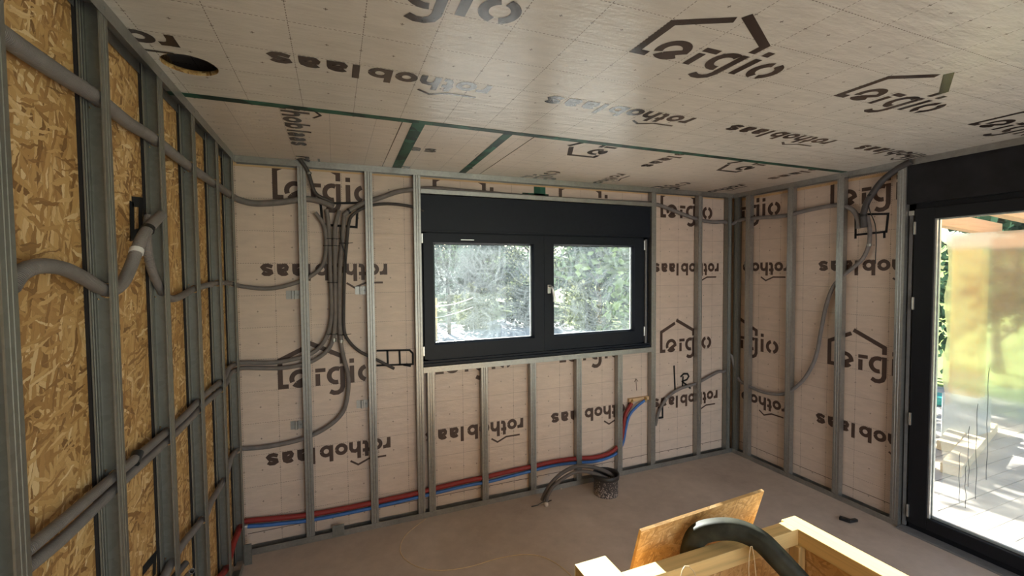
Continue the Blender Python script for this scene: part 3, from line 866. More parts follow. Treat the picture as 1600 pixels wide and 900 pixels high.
c5 = conduit('conduit', 'lower grey conduit of the lower pair on the OSB wall, third upright in the bundle', [
    (-0.030, -2.035, 1.200), (-0.030, -1.994, 1.199), (-0.028, -1.869, 1.190), (-0.027, -1.728, 1.189), (-0.026, -1.632, 1.189), (-0.026, -1.488, 1.186), (-0.026, -1.210, 1.176), (-0.026, -0.985, 1.171), (-0.026, -0.777, 1.175), (-0.026, -0.573, 1.169), (-0.026, -0.310, 1.164), (-0.024, -0.170, 1.198), (-0.018, 0.014, 1.186),
    (0.022, 0.024, 1.188), (0.229, 0.024, 1.170), (0.387, 0.024, 1.194), (0.489, 0.024, 1.258), (0.530, 0.024, 1.336), (0.547, 0.024, 1.464), (0.552, 0.024, 1.678), (0.555, 0.024, 1.921), (0.558, 0.020, 2.064), (0.576, 0.014, 2.153), (0.589, 0.010, 2.195)], .0135, 'conduit')
band(c5, (0.536, 0.024, 1.332), (.1, 0, 1), .016, .012, 'zinc', 'clip')['label'] = 'pale metal clip'
c6 = conduit('conduit', 'grey conduit rising behind the red pipe and looping up below the bundle, fourth upright', [
    (-0.030, -1.322, 0.711), (-0.026, -1.147, 0.727), (-0.026, -0.907, 0.691), (-0.026, -0.756, 0.666), (-0.026, -0.662, 0.681), (-0.026, -0.365, 0.674), (-0.024, -0.224, 0.720), (-0.032, 0.016, 0.684),
    (0.008, 0.026, 0.678), (0.150, 0.026, 0.672), (0.341, 0.026, 0.693), (0.486, 0.026, 0.751), (0.584, 0.026, 0.841), (0.619, 0.026, 0.981), (0.618, 0.024, 1.100), (0.592, 0.024, 1.224), (0.578, 0.024, 1.346), (0.575, 0.024, 1.549), (0.584, 0.024, 1.797), (0.600, 0.022, 1.968), (0.615, 0.016, 2.112), (0.620, 0.012, 2.163)], .0145, 'conduit')
band(c6, (0.580, 0.024, 1.320), (.1, 0, 1), .017, .01, 'zinc', 'clip')['label'] = 'pale metal clip'
c7 = conduit('flexible_conduit', 'thin black conduit, rightmost upright in the bundle, ending at the three sprayed boxes', [
    (0.924, 0.012, 1.105), (0.822, 0.014, 1.168), (0.751, 0.018, 1.208), (0.686, 0.022, 1.252), (0.634, 0.024, 1.312), (0.603, 0.024, 1.388), (0.603, 0.024, 1.548), (0.614, 0.024, 1.797), (0.630, 0.022, 1.968), (0.647, 0.016, 2.113), (0.676, 0.014, 2.170), (0.755, 0.020, 2.223), (0.852, 0.024, 2.248), (0.951, 0.026, 2.253), (1.065, 0.026, 2.241), (1.151, 0.030, 2.213)], .0105, 'conduit_dark')
c8 = conduit('conduit', 'grey conduit passing over the window and round the right corner to the sprayed rectangle', [
    (0.615, 0.008, 2.158), (0.652, 0.012, 2.194), (0.739, 0.022, 2.249), (0.798, 0.026, 2.272), (0.874, 0.026, 2.300), (0.965, 0.026, 2.338), (1.067, 0.026, 2.360), (1.236, 0.027, 2.379), (1.425, 0.028, 2.375), (2.104, 0.028, 2.360), (2.768, 0.028, 2.363), (3.073, 0.027, 2.367), (3.225, 0.026, 2.358), (3.434, 0.026, 2.305), (3.659, 0.026, 2.250), (3.862, 0.026, 2.227), (3.997, 0.024, 2.234), (4.086,0.012,2.215),
    (4.130, -0.075, 2.249), (4.132, -0.275, 2.244), (4.132, -0.495, 2.235), (4.132, -0.704, 2.257), (4.132, -0.892, 2.266), (4.132, -0.979, 2.247), (4.128, -1.040, 2.203), (4.122, -1.075, 2.133), (4.118, -1.079, 2.072)], .0165, 'conduit')
band(c8, (0.648, 0.012, 2.190), (1, 0, .6), .0185, .007, 'black', 'tape_band')['label'] = 'black tape band'
c9 = conduit('conduit', 'thick dark conduit curving down from the ceiling beside the glazed door', [
    (4.094, -1.403, 2.482), (4.102, -1.357, 2.468), (4.114, -1.315, 2.452), (4.118, -1.231, 2.396), (4.118, -1.169, 2.317), (4.116, -1.131, 2.246), (4.114, -1.113, 2.165), (4.112, -1.120, 2.077)], .0205, 'conduit_dark')
band(c9, (4.118, -1.157, 2.301), (0, .3, .5), .0225, .008, 'black', 'tape_band')
band(c9, (4.114, -1.113, 2.161), (0, .05, 1), .0225, .008, 'black', 'tape_band')
c10 = conduit('conduit', 'grey conduit drooping across the right corner from the sprayed rectangle to the window stud', [
    (4.136, -1.126, 2.155), (4.136, -1.144, 2.052), (4.136, -1.138, 1.942), (4.134, -1.103, 1.851), (4.132, -1.041, 1.786), (4.132, -0.971, 1.724), (4.132, -0.903, 1.639), (4.132, -0.853, 1.492), (4.132, -0.817, 1.296), (4.132, -0.790, 1.122), (4.132, -0.751, 0.995), (4.132, -0.674, 0.852), (4.132, -0.559, 0.732), (4.132, -0.478, 0.689), (4.132, -0.317, 0.666), (4.132, -0.136, 0.693), (4.130, -0.037, 0.744), (4.09,0.01,0.955),
    (4.039, 0.024, 0.802), (3.951, 0.026, 0.797), (3.751, 0.026, 0.734), (3.673, 0.026, 0.711), (3.475, 0.026, 0.681), (3.335, 0.026, 0.614), (3.248, 0.026, 0.507), (3.206, 0.026, 0.378)], .0135, 'conduit')
band(c10, (4.136, -1.142, 1.947), (0, 0, 1), .0155, .009, 'zinc', 'clip')['label'] = 'pale metal clip'
band(c10, (3.328, 0.026, 0.609), (.5, 0, .5), .0155, .007, 'zinc', 'clip')['label'] = 'pale metal clip'
c11 = conduit('conduit', 'dark conduit dropping from the ceiling over the stud left of the bundle', [
    (0.345,-0.03,2.515), (0.357, -0.022, 2.507), (0.382, -0.018, 2.474), (0.406, -0.006, 2.430), (0.423, 0.004, 2.368), (0.440, 0.010, 2.308), (0.470, 0.012, 2.277), (0.523, 0.012, 2.255), (0.550, 0.012, 2.236)], .012, 'conduit_dark')
band(c11, (0.413, -0.004, 2.419), (.3, 0, -1), .015, .006, 'zinc', 'clip')['label'] = 'pale metal clip'
def cable(name, label, pts, r, mat, cat='cable', group=None):
    P = smooth_path(pts)
    o = add(name, MB().tube(P, r, 6), M[mat], loc=tuple(P[0]))
    return tag(o, label, cat, group)
cable('black_cable', 'loose black cable ends sticking out at the ceiling above the bundle, upper one', [(0.335,-0.03,2.499), (0.355, -0.040, 2.519), (0.383, -0.030, 2.516), (0.412, -0.020, 2.513)], .0035, 'black')
cable('black_cable', 'short black cable end sticking out at the ceiling above the bundle, lower one', [(0.352,-0.03,2.499), (0.369, -0.040, 2.508), (0.398, -0.030, 2.493), (0.419, -0.025, 2.488)], .003, 'black')
cable('black_cable', 'thin black cable hanging among the upright conduits of the bundle', [(0.590, 0.006, 2.094), (0.593, 0.002, 2.026), (0.603, 0.000, 1.958), (0.618, 0.002, 1.908), (0.625, 0.008, 1.857), (0.623, 0.012, 1.780)], .0035, 'black')
cable('black_cable', 'thin black cable hanging down through the sprayed rectangle by the door', [(4.136, -1.167, 2.337), (4.112, -1.149, 2.252), (4.110, -1.156, 2.187), (4.112, -1.189, 2.093), (4.116, -1.197, 1.979), (4.122, -1.192, 1.866), (4.126, -1.191, 1.812)], .0035, 'black')
conduit('conduit', 'short ribbed conduit stub at the foot of the OSB wall', [(-0.020, -1.284, 0.683), (-0.008, -1.232, 0.687), (0.004, -1.174, 0.688)], .012, 'conduit_dark')
conduit('conduit', 'short pale-mouthed conduit stub pointing at the viewer at the foot of the OSB wall', [(-0.030, -1.104, 0.572), (-0.020, -1.077, 0.582), (0.002, -1.094, 0.608)], .011, 'conduit')

red = conduit('insulated_pipe', 'red insulated pipe running along the foot of the membrane wall', [
    (-0.030, -0.699, 0.260), (-0.028, -0.560, 0.237), (-0.027, -0.399, 0.188), (-0.026, -0.237, 0.217), (-0.024, -0.121, 0.220), (-0.027, 0.014, 0.211),
    (0.003, 0.022, 0.216), (0.161, 0.022, 0.198), (0.348, 0.022, 0.180), (0.545, 0.022, 0.175), (0.761, 0.022, 0.177), (1.053, 0.022, 0.183), (1.202, 0.022, 0.194), (1.430, 0.022, 0.203), (1.577, 0.022, 0.205), (1.788, 0.022, 0.215), (1.991, 0.022, 0.220), (2.175, 0.022, 0.225), (2.384, 0.022, 0.216), (2.564, 0.022, 0.197), (2.692, 0.022, 0.204), (2.784, 0.022, 0.242), (2.838, 0.024, 0.312), (2.858, 0.024, 0.416), (2.877, 0.022, 0.522), (2.940, 0.016, 0.617)], .0165, 'red', 'pipe', (False, False))
blue = conduit('insulated_pipe', 'blue insulated pipe running below the red one', [
    (0.006, 0.022, 0.180), (0.123, 0.022, 0.164), (0.347, 0.022, 0.142), (0.544, 0.022, 0.138), (0.761, 0.022, 0.141), (1.016, 0.022, 0.150), (1.201, 0.022, 0.158), (1.439, 0.022, 0.167), (1.618, 0.022, 0.165), (1.787, 0.022, 0.174), (2.008, 0.022, 0.186), (2.192, 0.022, 0.193), (2.384, 0.022, 0.181), (2.564, 0.022, 0.161), (2.712, 0.022, 0.172), (2.804, 0.022, 0.208), (2.860, 0.026, 0.285), (2.887, 0.026, 0.406), (2.924, 0.022, 0.515), (2.999, 0.014, 0.585), (3.070, 0.008, 0.627)], .012, 'blue', 'pipe', (False, False))
band(blue, (-0.008, 0.022, 0.182), (1, 0, 0), .008, .018, 'white', 'pipe_end')['label'] = 'bare white pipe end'

# ---------------------------------------------------------------- galvanised studs and tracks
SD = 0.048            # stud depth
def crossings(axis, val):
    """where conduits pass a plane: (point, radius)"""
    out = []
    for P, r in PATHS:
        for a, b in zip(P, P[1:]):
            if (a[axis] - val) * (b[axis] - val) < 0:
                k = (val - a[axis]) / (b[axis] - a[axis])
                out.append((a.lerp(b, k), r))
    return out

def stud_mesh(fn, fw, z0, z1, web_far, holes):
    """open C profile as folded sheet: two grooved flanges with lips and a web pierced for the conduits; fn(w, a, z) -> world"""
    mb = MB()
    e = 0.001
    lip = 0.0035
    g = 0.0016
    def fl(a, s):      # flange profile from the open edge to the web
        ks = [(0, 0), (.30, 0), (.34, g), (.38, 0), (.62, 0), (.66, g), (.70, 0), (1, 0)]
        return [(fw * k, a + s * d) for k, d in ks]
    front, back = fl(e, 1), fl(SD - e, -1)
    for prof, s in ((front, 1), (back, -1)):
        prof = [(0, prof[0][1] + s * lip)] + prof
        if not web_far:
            prof = [(fw - w, a) for w, a in prof]
        for (w0, a0), (w1, a1) in zip(prof, prof[1:]):
            mb.face([fn(w0, a0, z0), fn(w1, a1, z0), fn(w1, a1, z1), fn(w0, a0, z1)], [(w0, z0), (w1, z0), (w1, z1), (w0, z1)])
    ww = fw if web_far else 0
    hs = sorted([h for h in holes if z0 + .03 < h[1] < z1 - .03], key=lambda h: h[1])
    merged = []
    for a, z, r in hs:
        if merged and z - merged[-1][1] < merged[-1][2] + r + 0.012:
            pa, pz, pr = merged[-1]
            lo, hi = pz - pr, z + r
            merged[-1] = ((pa + a) / 2, (lo + hi) / 2, (hi - lo) / 2)
        else:
            merged.append((a, z, r))
    zc = z0
    ra = SD / 2 - e
    for a, z, r in merged:
        hr = r + 0.004
        hw = min(hr, ra - 0.0015)
        zb, zt = z - hr - 0.004, z + hr + 0.004
        if zb < zc + 0.001:
            continue
        mb.face([fn(ww, e, zc), fn(ww, SD - e, zc), fn(ww, SD - e, zb), fn(ww, e, zb)])
        n = 20
        cx = SD / 2
        for k in range(n):
            def pt(i, inner):
                t = 2 * math.pi * i / n
                c, s = math.cos(t), math.sin(t)
                if inner:
                    return fn(ww, cx + hw * c, z + hr * s)
                m = max(abs(c), abs(s))
                return fn(ww, cx + ra * c / m, z + (zt - z) * s / m)
            mb.face([pt(k, 0), pt(k + 1, 0), pt(k + 1, 1), pt(k, 1)])
        zc = zt
    mb.face([fn(ww, e, zc), fn(ww, SD - e, zc), fn(ww, SD - e, z1), fn(ww, e, z1)])
    return mb

FW = 0.048
def screws(parent, pts):
    for p, n in pts:
        p, n = Vector(p), Vector(n)
        add('screw', MB().tube([p - n * .001, p + n * .003], .004, 8), M['zinc'], parent)

def back_stud(x, label, z0=.003, z1=H - .003, mat='zinc'):
    hs = [(p.y, p.z, r) for p, r in crossings(0, x) if -.02 < p.y < .055]
    o = add('metal_stud', stud_mesh(lambda w, a, z: (x + w, a, z), FW, z0, z1, False, hs), M[mat], loc=(x + FW / 2, 0.024, z0), solid=.001)
    tag(o, label, 'stud', 'galvanised wall studs')
    screws(o, [((x + FW / 2, -.001, z), (0, -1, 0)) for z in (z0 + .02, z1 - .02)])
    return o
def right_stud(y, label, fw=FW):
    hs = [(p.x - W, p.z, r) for p, r in crossings(1, y - fw) if p.x > W - .03]
    o = add('metal_stud', stud_mesh(lambda w, a, z: (W + a, y - w, z), fw, .003, H - .003, True, hs), M['zinc_dark' if y > -.01 else 'zinc'], loc=(W + .024, y - fw / 2, .003), solid=.001)  # darker zinc puts the shade into the corner stud's colour
    tag(o, label, 'stud', 'galvanised wall studs')
    screws(o, [((W - .001, y - fw / 2, z), (-1, 0, 0)) for z in (.02, H - .02)])
    return o
FL = 0.043
def left_stud(y, label):
    y += .004
    hs = [(-p.x, p.z, r) for p, r in crossings(1, y + FL) if p.x < .03]
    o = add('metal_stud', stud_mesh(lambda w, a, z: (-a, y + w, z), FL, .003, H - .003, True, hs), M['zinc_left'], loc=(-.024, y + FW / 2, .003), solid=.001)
    tag(o, label, 'stud', 'galvanised wall studs')
    add('gasket', MB().box(-.0555, -.049, y - .004, y + FW + .004, .003, H - .003), M['gasket'], o)['label'] = 'black foam strip behind the stud'
    screws(o, [((.001, y + FW / 2, z), (1, 0, 0)) for z in (.02, H - .02)])
    return o

for x, lab in ((0.343, 'steel stud left of the conduit bundle on the membrane wall'), (0.752, 'steel stud right of the conduit bundle, before the three sprayed boxes'),
               (1.076, 'full-height steel stud along the left edge of the window'), (3.138, 'full-height steel stud along the right edge of the window'),
               (3.668, 'steel stud between the window and the right corner'), (4.034, 'steel stud of the membrane wall, coloured dark for shade, in the right corner')):
    back_stud(x, lab, mat='zinc_dark' if x > 4 else 'zinc')  # corner stud takes the darker zinc in place of real shade
for x, lab in ((1.154, 'short stud under the window, first from the left, close to the full-height one'), (1.560, 'short stud under the window, second from the left'),
               (1.964, 'short stud under the window, third from the left, behind the bent conduit ends'), (2.380, 'short stud under the window, fourth from the left, behind the arching conduits'),
               (2.786, 'short stud under the window, rightmost, beside the rising red and blue pipes')):
    back_stud(x, lab, z1=1.058)
for y, lab in ((-.002, 'steel stud of the right wall, coloured dark for shade, hard in the corner'), (-.130, 'steel stud of the right wall, next out from the corner'), (-.538, 'steel stud on the right wall where the drooping conduit is lowest'),
               (-.935, 'bright steel stud on the right wall left of the sprayed rectangle'), (-1.322, 'steel stud of the right wall beside the glazed door')):
    right_stud(y, lab, .046 if y > -.01 else FW)
for y, lab in ((-2.085, 'nearest steel stud on the OSB wall, at the left picture edge'), (-1.672, 'second nearest steel stud on the OSB wall, the grey arch passes through it'),
               (-1.262, 'third steel stud from the viewer on the OSB wall, behind the sprayed rectangle'), (-.868, 'fourth steel stud from the viewer on the OSB wall'),
               (-.455, 'fifth steel stud from the viewer on the OSB wall'), (-.085, 'last steel stud of the OSB wall, in the left corner')):
    left_stud(y, lab)

def track(label, kind, a, b, plane, z, up):
    """U track: web on floor or ceiling, two 40 mm flanges; a..b along the wall"""
    mb = MB()
    h = 0.040 * up
    d0, d1 = -.0012, SD + .002
    def fn(s, d, zz):
        return {'back': (s, d, zz), 'left': (-d, s, zz), 'right': (W + d, s, zz)}[plane]
    for prof in ([(d0, z + h), (d0, z), (d1, z), (d1, z + h)],):
        for (p0, q0), (p1, q1) in zip(prof, prof[1:]):
            mb.face([fn(a, p0, q0), fn(b, p0, q0), fn(b, p1, q1), fn(a, p1, q1)], [(a, q0), (b, q0), (b, q1), (a, q1)])
    o = add('metal_track', mb, M['zinc'], loc=fn((a + b) / 2, .024, z), solid=.001)
    return tag(o, label, 'track', 'galvanised floor and ceiling tracks')
track('steel track along the ceiling over the membrane wall with the window', 't', 0.002, W - .002, 'back', H - .001, -1)
track('steel track on the floor along the membrane wall with the window', 't', 0.004, W - .002, 'back', .001, 1)
track('steel track along the ceiling over the OSB wall', 't', -4.9, -.002, 'left', H - .001, -1)
track('steel track on the floor along the OSB wall', 't', -4.9, -.13, 'left', .001, 1)
track('steel track along the ceiling over the right wall and the glazed door', 't', -4.9, -.002, 'right', H - .001, -1)
track('steel track on the floor along the right wall', 't', -1.37, -.002, 'right', .001, 1)
# head and sill rails of the window
mb = MB()
for P in ([(-.0012, 2.366), (-.0012, 2.336), (SD + .002, 2.336)],):
    for (p0, q0), (p1, q1) in zip(P, P[1:]):
        mb.face([(1.126, p0, q0), (3.136, p0, q0), (3.136, p1, q1), (1.126, p1, q1)])
tag(add('metal_track', mb, M['zinc'], loc=(2.13, .024, 2.336), solid=.001), 'horizontal steel rail over the window shutter box', 'track')
mb = MB()
for P in ([(-.0012, 1.056), (-.0012, 1.096), (SD - .004, 1.096)],):
    for (p0, q0), (p1, q1) in zip(P, P[1:]):
        mb.face([(1.126, p0, q0), (3.136, p0, q0), (3.136, p1, q1), (1.126, p1, q1)])
o = tag(add('metal_track', mb, M['zinc'], loc=(2.13, .024, 1.056), solid=.001), 'bright horizontal steel rail under the window sill', 'track')
# upturned track end in the left corner
add('corner_foot', MB().box(.004, .044, -.10, -.096, .003, .13), M['zinc_dark'], None, loc=(.02, -.1, .003))
tag(bpy.data.objects['corner_foot'], 'upturned end of floor track in the left corner', 'track end')
bpy.data.objects['corner_foot'].name = 'track_end'

# ---------------------------------------------------------------- ties round the conduit bundle
def tie(label, p0, p1, r):
    a, b = Vector(p0), Vector(p1)
    y = (a.y + b.y) / 2
    z = (a.z + b.z) / 2
    loop = []
    for cx, s in ((b.x, 1), (a.x, -1)):
        for k in range(7):
            t = math.radians(-90 + 30 * k) * s if s == 1 else math.radians(90 + 30 * k)
            loop.append((cx + r * math.cos(t), y + r * math.sin(t), z + (cx - (a.x + b.x) / 2) / max(1e-6, b.x - a.x) * (b.z - a.z)))
    loop.append(loop[0])
    o = add('cable_tie', MB().tube(loop, .0026, 6), M['black'], loc=tuple((a + b) / 2))
    add('tie_tail', MB().tube([(b.x + r, y, b.z), (b.x + r + .025, y - .006, b.z + .004)], .002, 5), M['black'], o)
    return tag(o, label, 'cable tie', 'ties round the conduit bundle')
tie('black tie round the three left conduits of the bundle, above the inverted word', (0.501, 0.024, 1.958), (0.556, 0.024, 1.959), .0165)
tie('topmost black tie, round the middle two conduits of the bundle', (0.521, 0.023, 2.005), (0.557, 0.023, 2.005), .0165)
tie('black tie round the two right conduits of the bundle', (0.600, 0.023, 1.976), (0.628, 0.023, 1.977), .0165)
tie('black tie round two conduits below the inverted word', (0.523, 0.024, 1.715), (0.553, 0.024, 1.714), .0165)
tie('lowest black tie on the left of the bundle, where the pair bends away', (0.507, 0.024, 1.372), (0.543, 0.024, 1.370), .0165)
tie('lowest black tie on the right of the bundle, where the black conduit bends away', (0.579, 0.024, 1.364), (0.605, 0.024, 1.362), .0165)

# ---------------------------------------------------------------- wall brackets (bent steel pieces behind the studs)
def bracket(label, x, z, plane='back', w=.055, h=.055):
    mb = MB()
    def fn(u, d, zz):
        return (x + u, MY - d, z + zz) if plane == 'back' else (RX - d, x - u, z + zz)
    t = .0015
    pts = [(0, .002), (w * .38, .002), (w * .42, .02), (w * .55, .02), (w * .6, .002), (w, .002)]
    for (u0, d0), (u1, d1) in zip(pts, pts[1:]):
        mb.face([fn(u0, d0, -h / 2), fn(u1, d1, -h / 2), fn(u1, d1, h / 2), fn(u0, d0, h / 2)])
    o = add('stud_bracket', mb, M['zinc'], loc=fn(w / 2, 0, 0), solid=.0015)
    add('bolt', MB().tube([fn(w * .82, .002, 0), fn(w * .82, .007, 0)], .006, 8), M['zinc_dark'], o)
    return tag(o, label, 'bracket', 'small steel wall brackets')
p = (0.256, 0.056, 1.638); bracket('small steel bracket left of the bundle below the upper inverted word', p[0], p[2], w=.085)
p = (0.679, 0.056, 1.657); bracket('small steel bracket right of the bundle below the upper inverted word', p[0], p[2], w=.075)
p = (0.672, 0.056, 0.870); bracket('small steel bracket right of the conduit loop, above the lower inverted word', p[0], p[2], w=.075)
p = (0.261, 0.056, 0.780); bracket('small steel bracket left of the conduit loop, above the lower inverted word', p[0], p[2], w=.075)
p = (4.162, -0.096, 1.827); bracket('small steel bracket behind the second corner stud, upper one', p[1] + .02, p[2], 'right', w=.075)
p = (4.162, -0.106, 1.050); bracket('small steel bracket behind the second corner stud, lower one', p[1] + .02, p[2], 'right', w=.075)
p = (0.499, -0.004, 0.076)
o = add('stud_bracket', MB().box(p[0], p[0] + .075, -.012, -.003, .012, .085).box(p[0] + .02, p[0] + .055, -.014, -.012, .03, .06), M['zinc_dark'], loc=(p[0], -.008, .012), bevel=.003)
tag(o, 'dull steel clip on the floor track under the blue pipe', 'bracket')

# wooden outlet plate with two brass elbows
p, q2 = (2.924, 0.050, 0.632), (3.146, 0.050, 0.641)
o = add('outlet_plate', MB().box(p[0], q2[0], .030, .0555, p[2] - .012, p[2] + .020), M['batten'], loc=(p[0], .045, p[2]), bevel=.002)
tag(o, 'small wooden plate holding the brass pipe elbows beside the window stud', 'plate')
for c in ((2.949, 0.020, 0.632), (3.088, 0.012, 0.635)):
    c = Vector(c)
    f = MB().tube(smooth_path([c + Vector((-.012, -.004, -.016)), c, c + Vector((.006, .012, .008)), c + Vector((.006, .03, .008))], .006), .0095, 10)
    f.tube([c + Vector((-.014, -.005, -.019)), c + Vector((-.006, -.002, -.008))], .0125, 6)
    add('brass_elbow', f, M['brass'], o)['label'] = 'brass elbow fitting'

# ---------------------------------------------------------------- tub and its conduits on the floor by the wall
TC = (2.525, -0.205, 0)
mb = MB().lathe([(0.0, .001), (.094, .001), (.096, .012), (.094, .15), (.102, .154), (.103, .166), (.097, .168), (.092, .160), (.088, .02), (0.0, .02)], TC, 36)
tub = tag(add('mortar_tub', mb, M['tub'], loc=TC), 'black plastic pot splashed with mortar on the floor by the wall', 'tub')
mb = MB().lathe([(.0945, .128), (.103, .132), (.1045, .168), (.098, .1695), (.0915, .161), (.089, .10)], TC, 36)
add('rim', mb, M['tub_in'], tub)['label'] = 'clean black rim of the pot'
conduit('conduit', 'dark grey conduit arching from the pot to the floor, outer one', [(2.535,-.20,.06), (2.597, -0.200, 0.119), (2.494, -0.190, 0.191), (2.382, -0.180, 0.232), (2.272, -0.170, 0.247), (2.164, -0.160, 0.217), (2.080, -0.150, 0.157), (2.024, -0.140, 0.083), (2.000, -0.122, 0.014)], .0150, 'conduit_mid')
conduit('conduit', 'dark grey conduit arching from the pot to the floor, inner one', [(2.52,-.225,.06), (2.551, -0.222, 0.106), (2.454, -0.215, 0.167), (2.346, -0.210, 0.210), (2.244, -0.200, 0.219), (2.142, -0.190, 0.183), (2.065, -0.180, 0.129), (2.023, -0.175, 0.070), (2.006, -0.175, 0.014)], .0135, 'conduit_mid')
cable('cable_end', 'frayed dark cable ends at the foot of the arching conduit', [(1.89,-.165,.006), (1.94,-.168,.008), (1.985,-.165,.02), (2.02,-.17,.018), (2.07,-.14,.006)], .004, 'black')
o = add('plug', MB().lathe([(0, .0), (.016, 0), (.018, .02), (.010, .026), (0, .026)], (2.0, -.19, .001), 10), M['pale_wall'], loc=(2.0, -.19, .001))
tag(o, 'pale plug lump at the end of the arching conduit', 'plug')

# odds and ends on the floor
cable('floor_wire', 'thin pale wire curling across the floor from the wall', [(1.12,-.02,.003), (1.02,-.10,.003), (.94,-.19,.003), (.90,-.33,.003), (.95,-.48,.003), (1.07,-.59,.003), (1.25,-.635,.003), (1.46,-.63,.003), (1.62,-.66,.003), (1.72,-.73,.003), (1.78,-.87,.003), (1.8,-1.05,.003), (1.79,-1.25,.003)], .0022, 'straw', 'wire')
p = Vector((3.852, -1.186, 0.000))
mb = MB().obox(p + Vector((.0, .0, .012)), (.012, -.03, 0), (.014, .006, 0), (0, 0, .011)).obox(p + Vector((.035, -.028, .010)), (.036, -.006, 0), (.002, .012, 0), (0, 0, .009))
tag(add('bent_offcut', mb, M['black'], loc=tuple(p), bevel=.003), 'small bent black offcut lying on the floor near the door', 'offcut')
for k, (px, lab) in enumerate((((2.231, -0.003, 0.000), 'white crumb of mortar on the floor left of the pot'), ((4.175, -1.330, 0.000), 'pale lump of mortar at the foot of the door jamb'))):
    c = Vector(px)
    r = .009 if k == 0 else .022
    mb = MB().lathe([(0, 0), (r, .001), (r * 1.1, r * .5), (r * .5, r), (0, r * 1.05)], c, 9)
    tag(add('mortar_crumb', mb, M['pale_wall'], loc=tuple(c)), lab, 'crumb')

# ---------------------------------------------------------------- timber crate in the foreground with board, hose and wire
ZT = 0.8
crate = tag(empty('timber_crate', (1.75, -2.5, 0)), 'open timber and OSB crate in the foreground', 'crate')
add('rail', MB().box(2.148, 2.225, -3.05, -1.967, ZT - .06, ZT), M['rail_y'], crate, bevel=.002)['label'] = 'sunlit right top rail'
add('rail', MB().box(1.392, 2.148, -2.037, -1.979, ZT - .06, ZT), M['rail_x'], crate, bevel=.002)
add('rail', MB().box(1.272, 1.392, -3.05, -1.887, ZT - .06, ZT), M['rail_y'], crate, bevel=.002)['label'] = 'wide left top rail'
add('rail', MB().box(1.392, 2.148, -3.05, -2.99, ZT - .06, ZT), M['rail_x'], crate, bevel=.002)
add('side_panel', MB().box(2.170, 2.190, -3.04, -1.975, .03, ZT - .06), M['osb_pale'], crate)
add('side_panel', MB().box(1.33, 1.35, -3.04, -1.90, .03, ZT - .06), M['osb_pale'], crate)
add('end_panel', MB().box(1.35, 2.17, -2.012, -1.990, .03, ZT - .06), M['osb_pale'], crate)
add('end_panel', MB().box(1.35, 2.17, -3.03, -3.01, .03, ZT - .06), M['osb_pale'], crate)
add('base', MB().box(1.33, 2.19, -3.04, -1.90, 0, .03), M['osb_pale'], crate)
for x in (2.132, 1.352):
    add('corner_post', MB().box(x, x + .036, -2.05, -2.014, .03, ZT - .06), M['rail_z'], crate)
# OSB offcut leaning against the far rail: foot on the floor, top tilted to the viewer
slope = .30
def bp(x, z, off=0.0):
    return Vector((x, -1.885 - (z - ZT) * slope + off, z))
n = Vector((0, 1, slope)).normalized() * .012
hi_l, hi_r = Vector((1.531, -1.913, 0.860)), Vector((2.122, -1.924, 0.894))
hi_l, hi_r = bp(hi_l.x, hi_l.z), bp(hi_r.x, hi_r.z)
lo_l, lo_r = bp(hi_l.x, .008), bp(hi_r.x, .008)
F = [lo_l, lo_r, hi_r, hi_l]
Bk = [p + n for p in F]
mb = MB()
mb.face(F, [(p.x, p.z) for p in F])
mb.face(Bk[::-1], [(p.x, p.z) for p in Bk[::-1]])
for i in range(4):
    j = (i + 1) % 4
    mb.face([F[j], F[i], Bk[i], Bk[j]], [(0, 0), (.3, 0), (.3, .012), (0, .012)])
tag(add('osb_board', mb, M['osb_pale'], loc=(1.69, -1.75, 0)), 'OSB board offcut leaning on the far rail of the crate', 'board')
# dark ridged hose looping over the far rail into the crate
hp = smooth_path([(1.715, -1.925, .50), (1.718, -1.928, .68), (1.732, -1.936, .785), (1.752, -1.956, .832), (1.786, -1.990, .857), (1.828, -2.024, .866), (1.862, -2.056, .860), (1.885, -2.092, .846), (1.906, -2.126, .815), (1.938, -2.158, .770), (1.985, -2.20, .70), (2.04,-2.40,.52), (1.98,-2.50,.33), (1.88,-2.56,.10)], .012)
prof = [1, 1.02, .84, 1.0, 1.06, .86, .86, 1, 1.04, 1, .84, 1.02, 1.0, .82, .98, 1.04]
tag(add('dark_hose', MB().tube(hp, .036, 16, (True, True), prof), M['hose'], loc=tuple(hp[0])), 'thick dark hose bent over the far rail into the crate', 'hose')
# thin straw-coloured wire coiled inside the crate
coil = []
for k in range(150):
    t = k / 150 * 2 * math.pi * 5.3
    rr = .17 + .02 * math.sin(k * .13) + .014 * math.sin(k * .41)
    coil.append((1.72 + rr * math.cos(t) * 1.05, -2.30 + .05 * math.sin(t * .23) + rr * .55 * math.sin(t), .685 + .055 * math.sin(t + .9 + k * .004)))
o = tag(add('wire_coil', MB().tube(coil, .0016, 5), M['straw'], loc=coil[0]), 'thin straw-coloured wire coiled inside the crate', 'wire')
for pts in ([(1.50,-2.10,.66), (1.535,-2.085,.80), (1.565,-2.075,.835), (1.60,-2.075,.81), (1.625,-2.08,.74), (1.63,-2.09,.66)],
            [(1.80,-2.13,.66), (1.815,-2.10,.77), (1.835,-2.09,.842), (1.85,-2.09,.81), (1.86,-2.10,.66)]):
    add('wire_loop', MB().tube(smooth_path(pts), .0016, 5), M['straw'], o)

# ---------------------------------------------------------------- outdoors
g = MB().box(-60, 9.6, 0.31, 16, -.75, -.45)
struct(add('ground', g, M['gravel']))
g = MB().box(W + .31, 9.6, -40, .31, -.75, -.45).box(9.6, 70, -40, 70, -.75, -.45).box(-60, 9.6, 16, 70, -.75, -.45)
struct(add('lawn', g, M['lawn']))
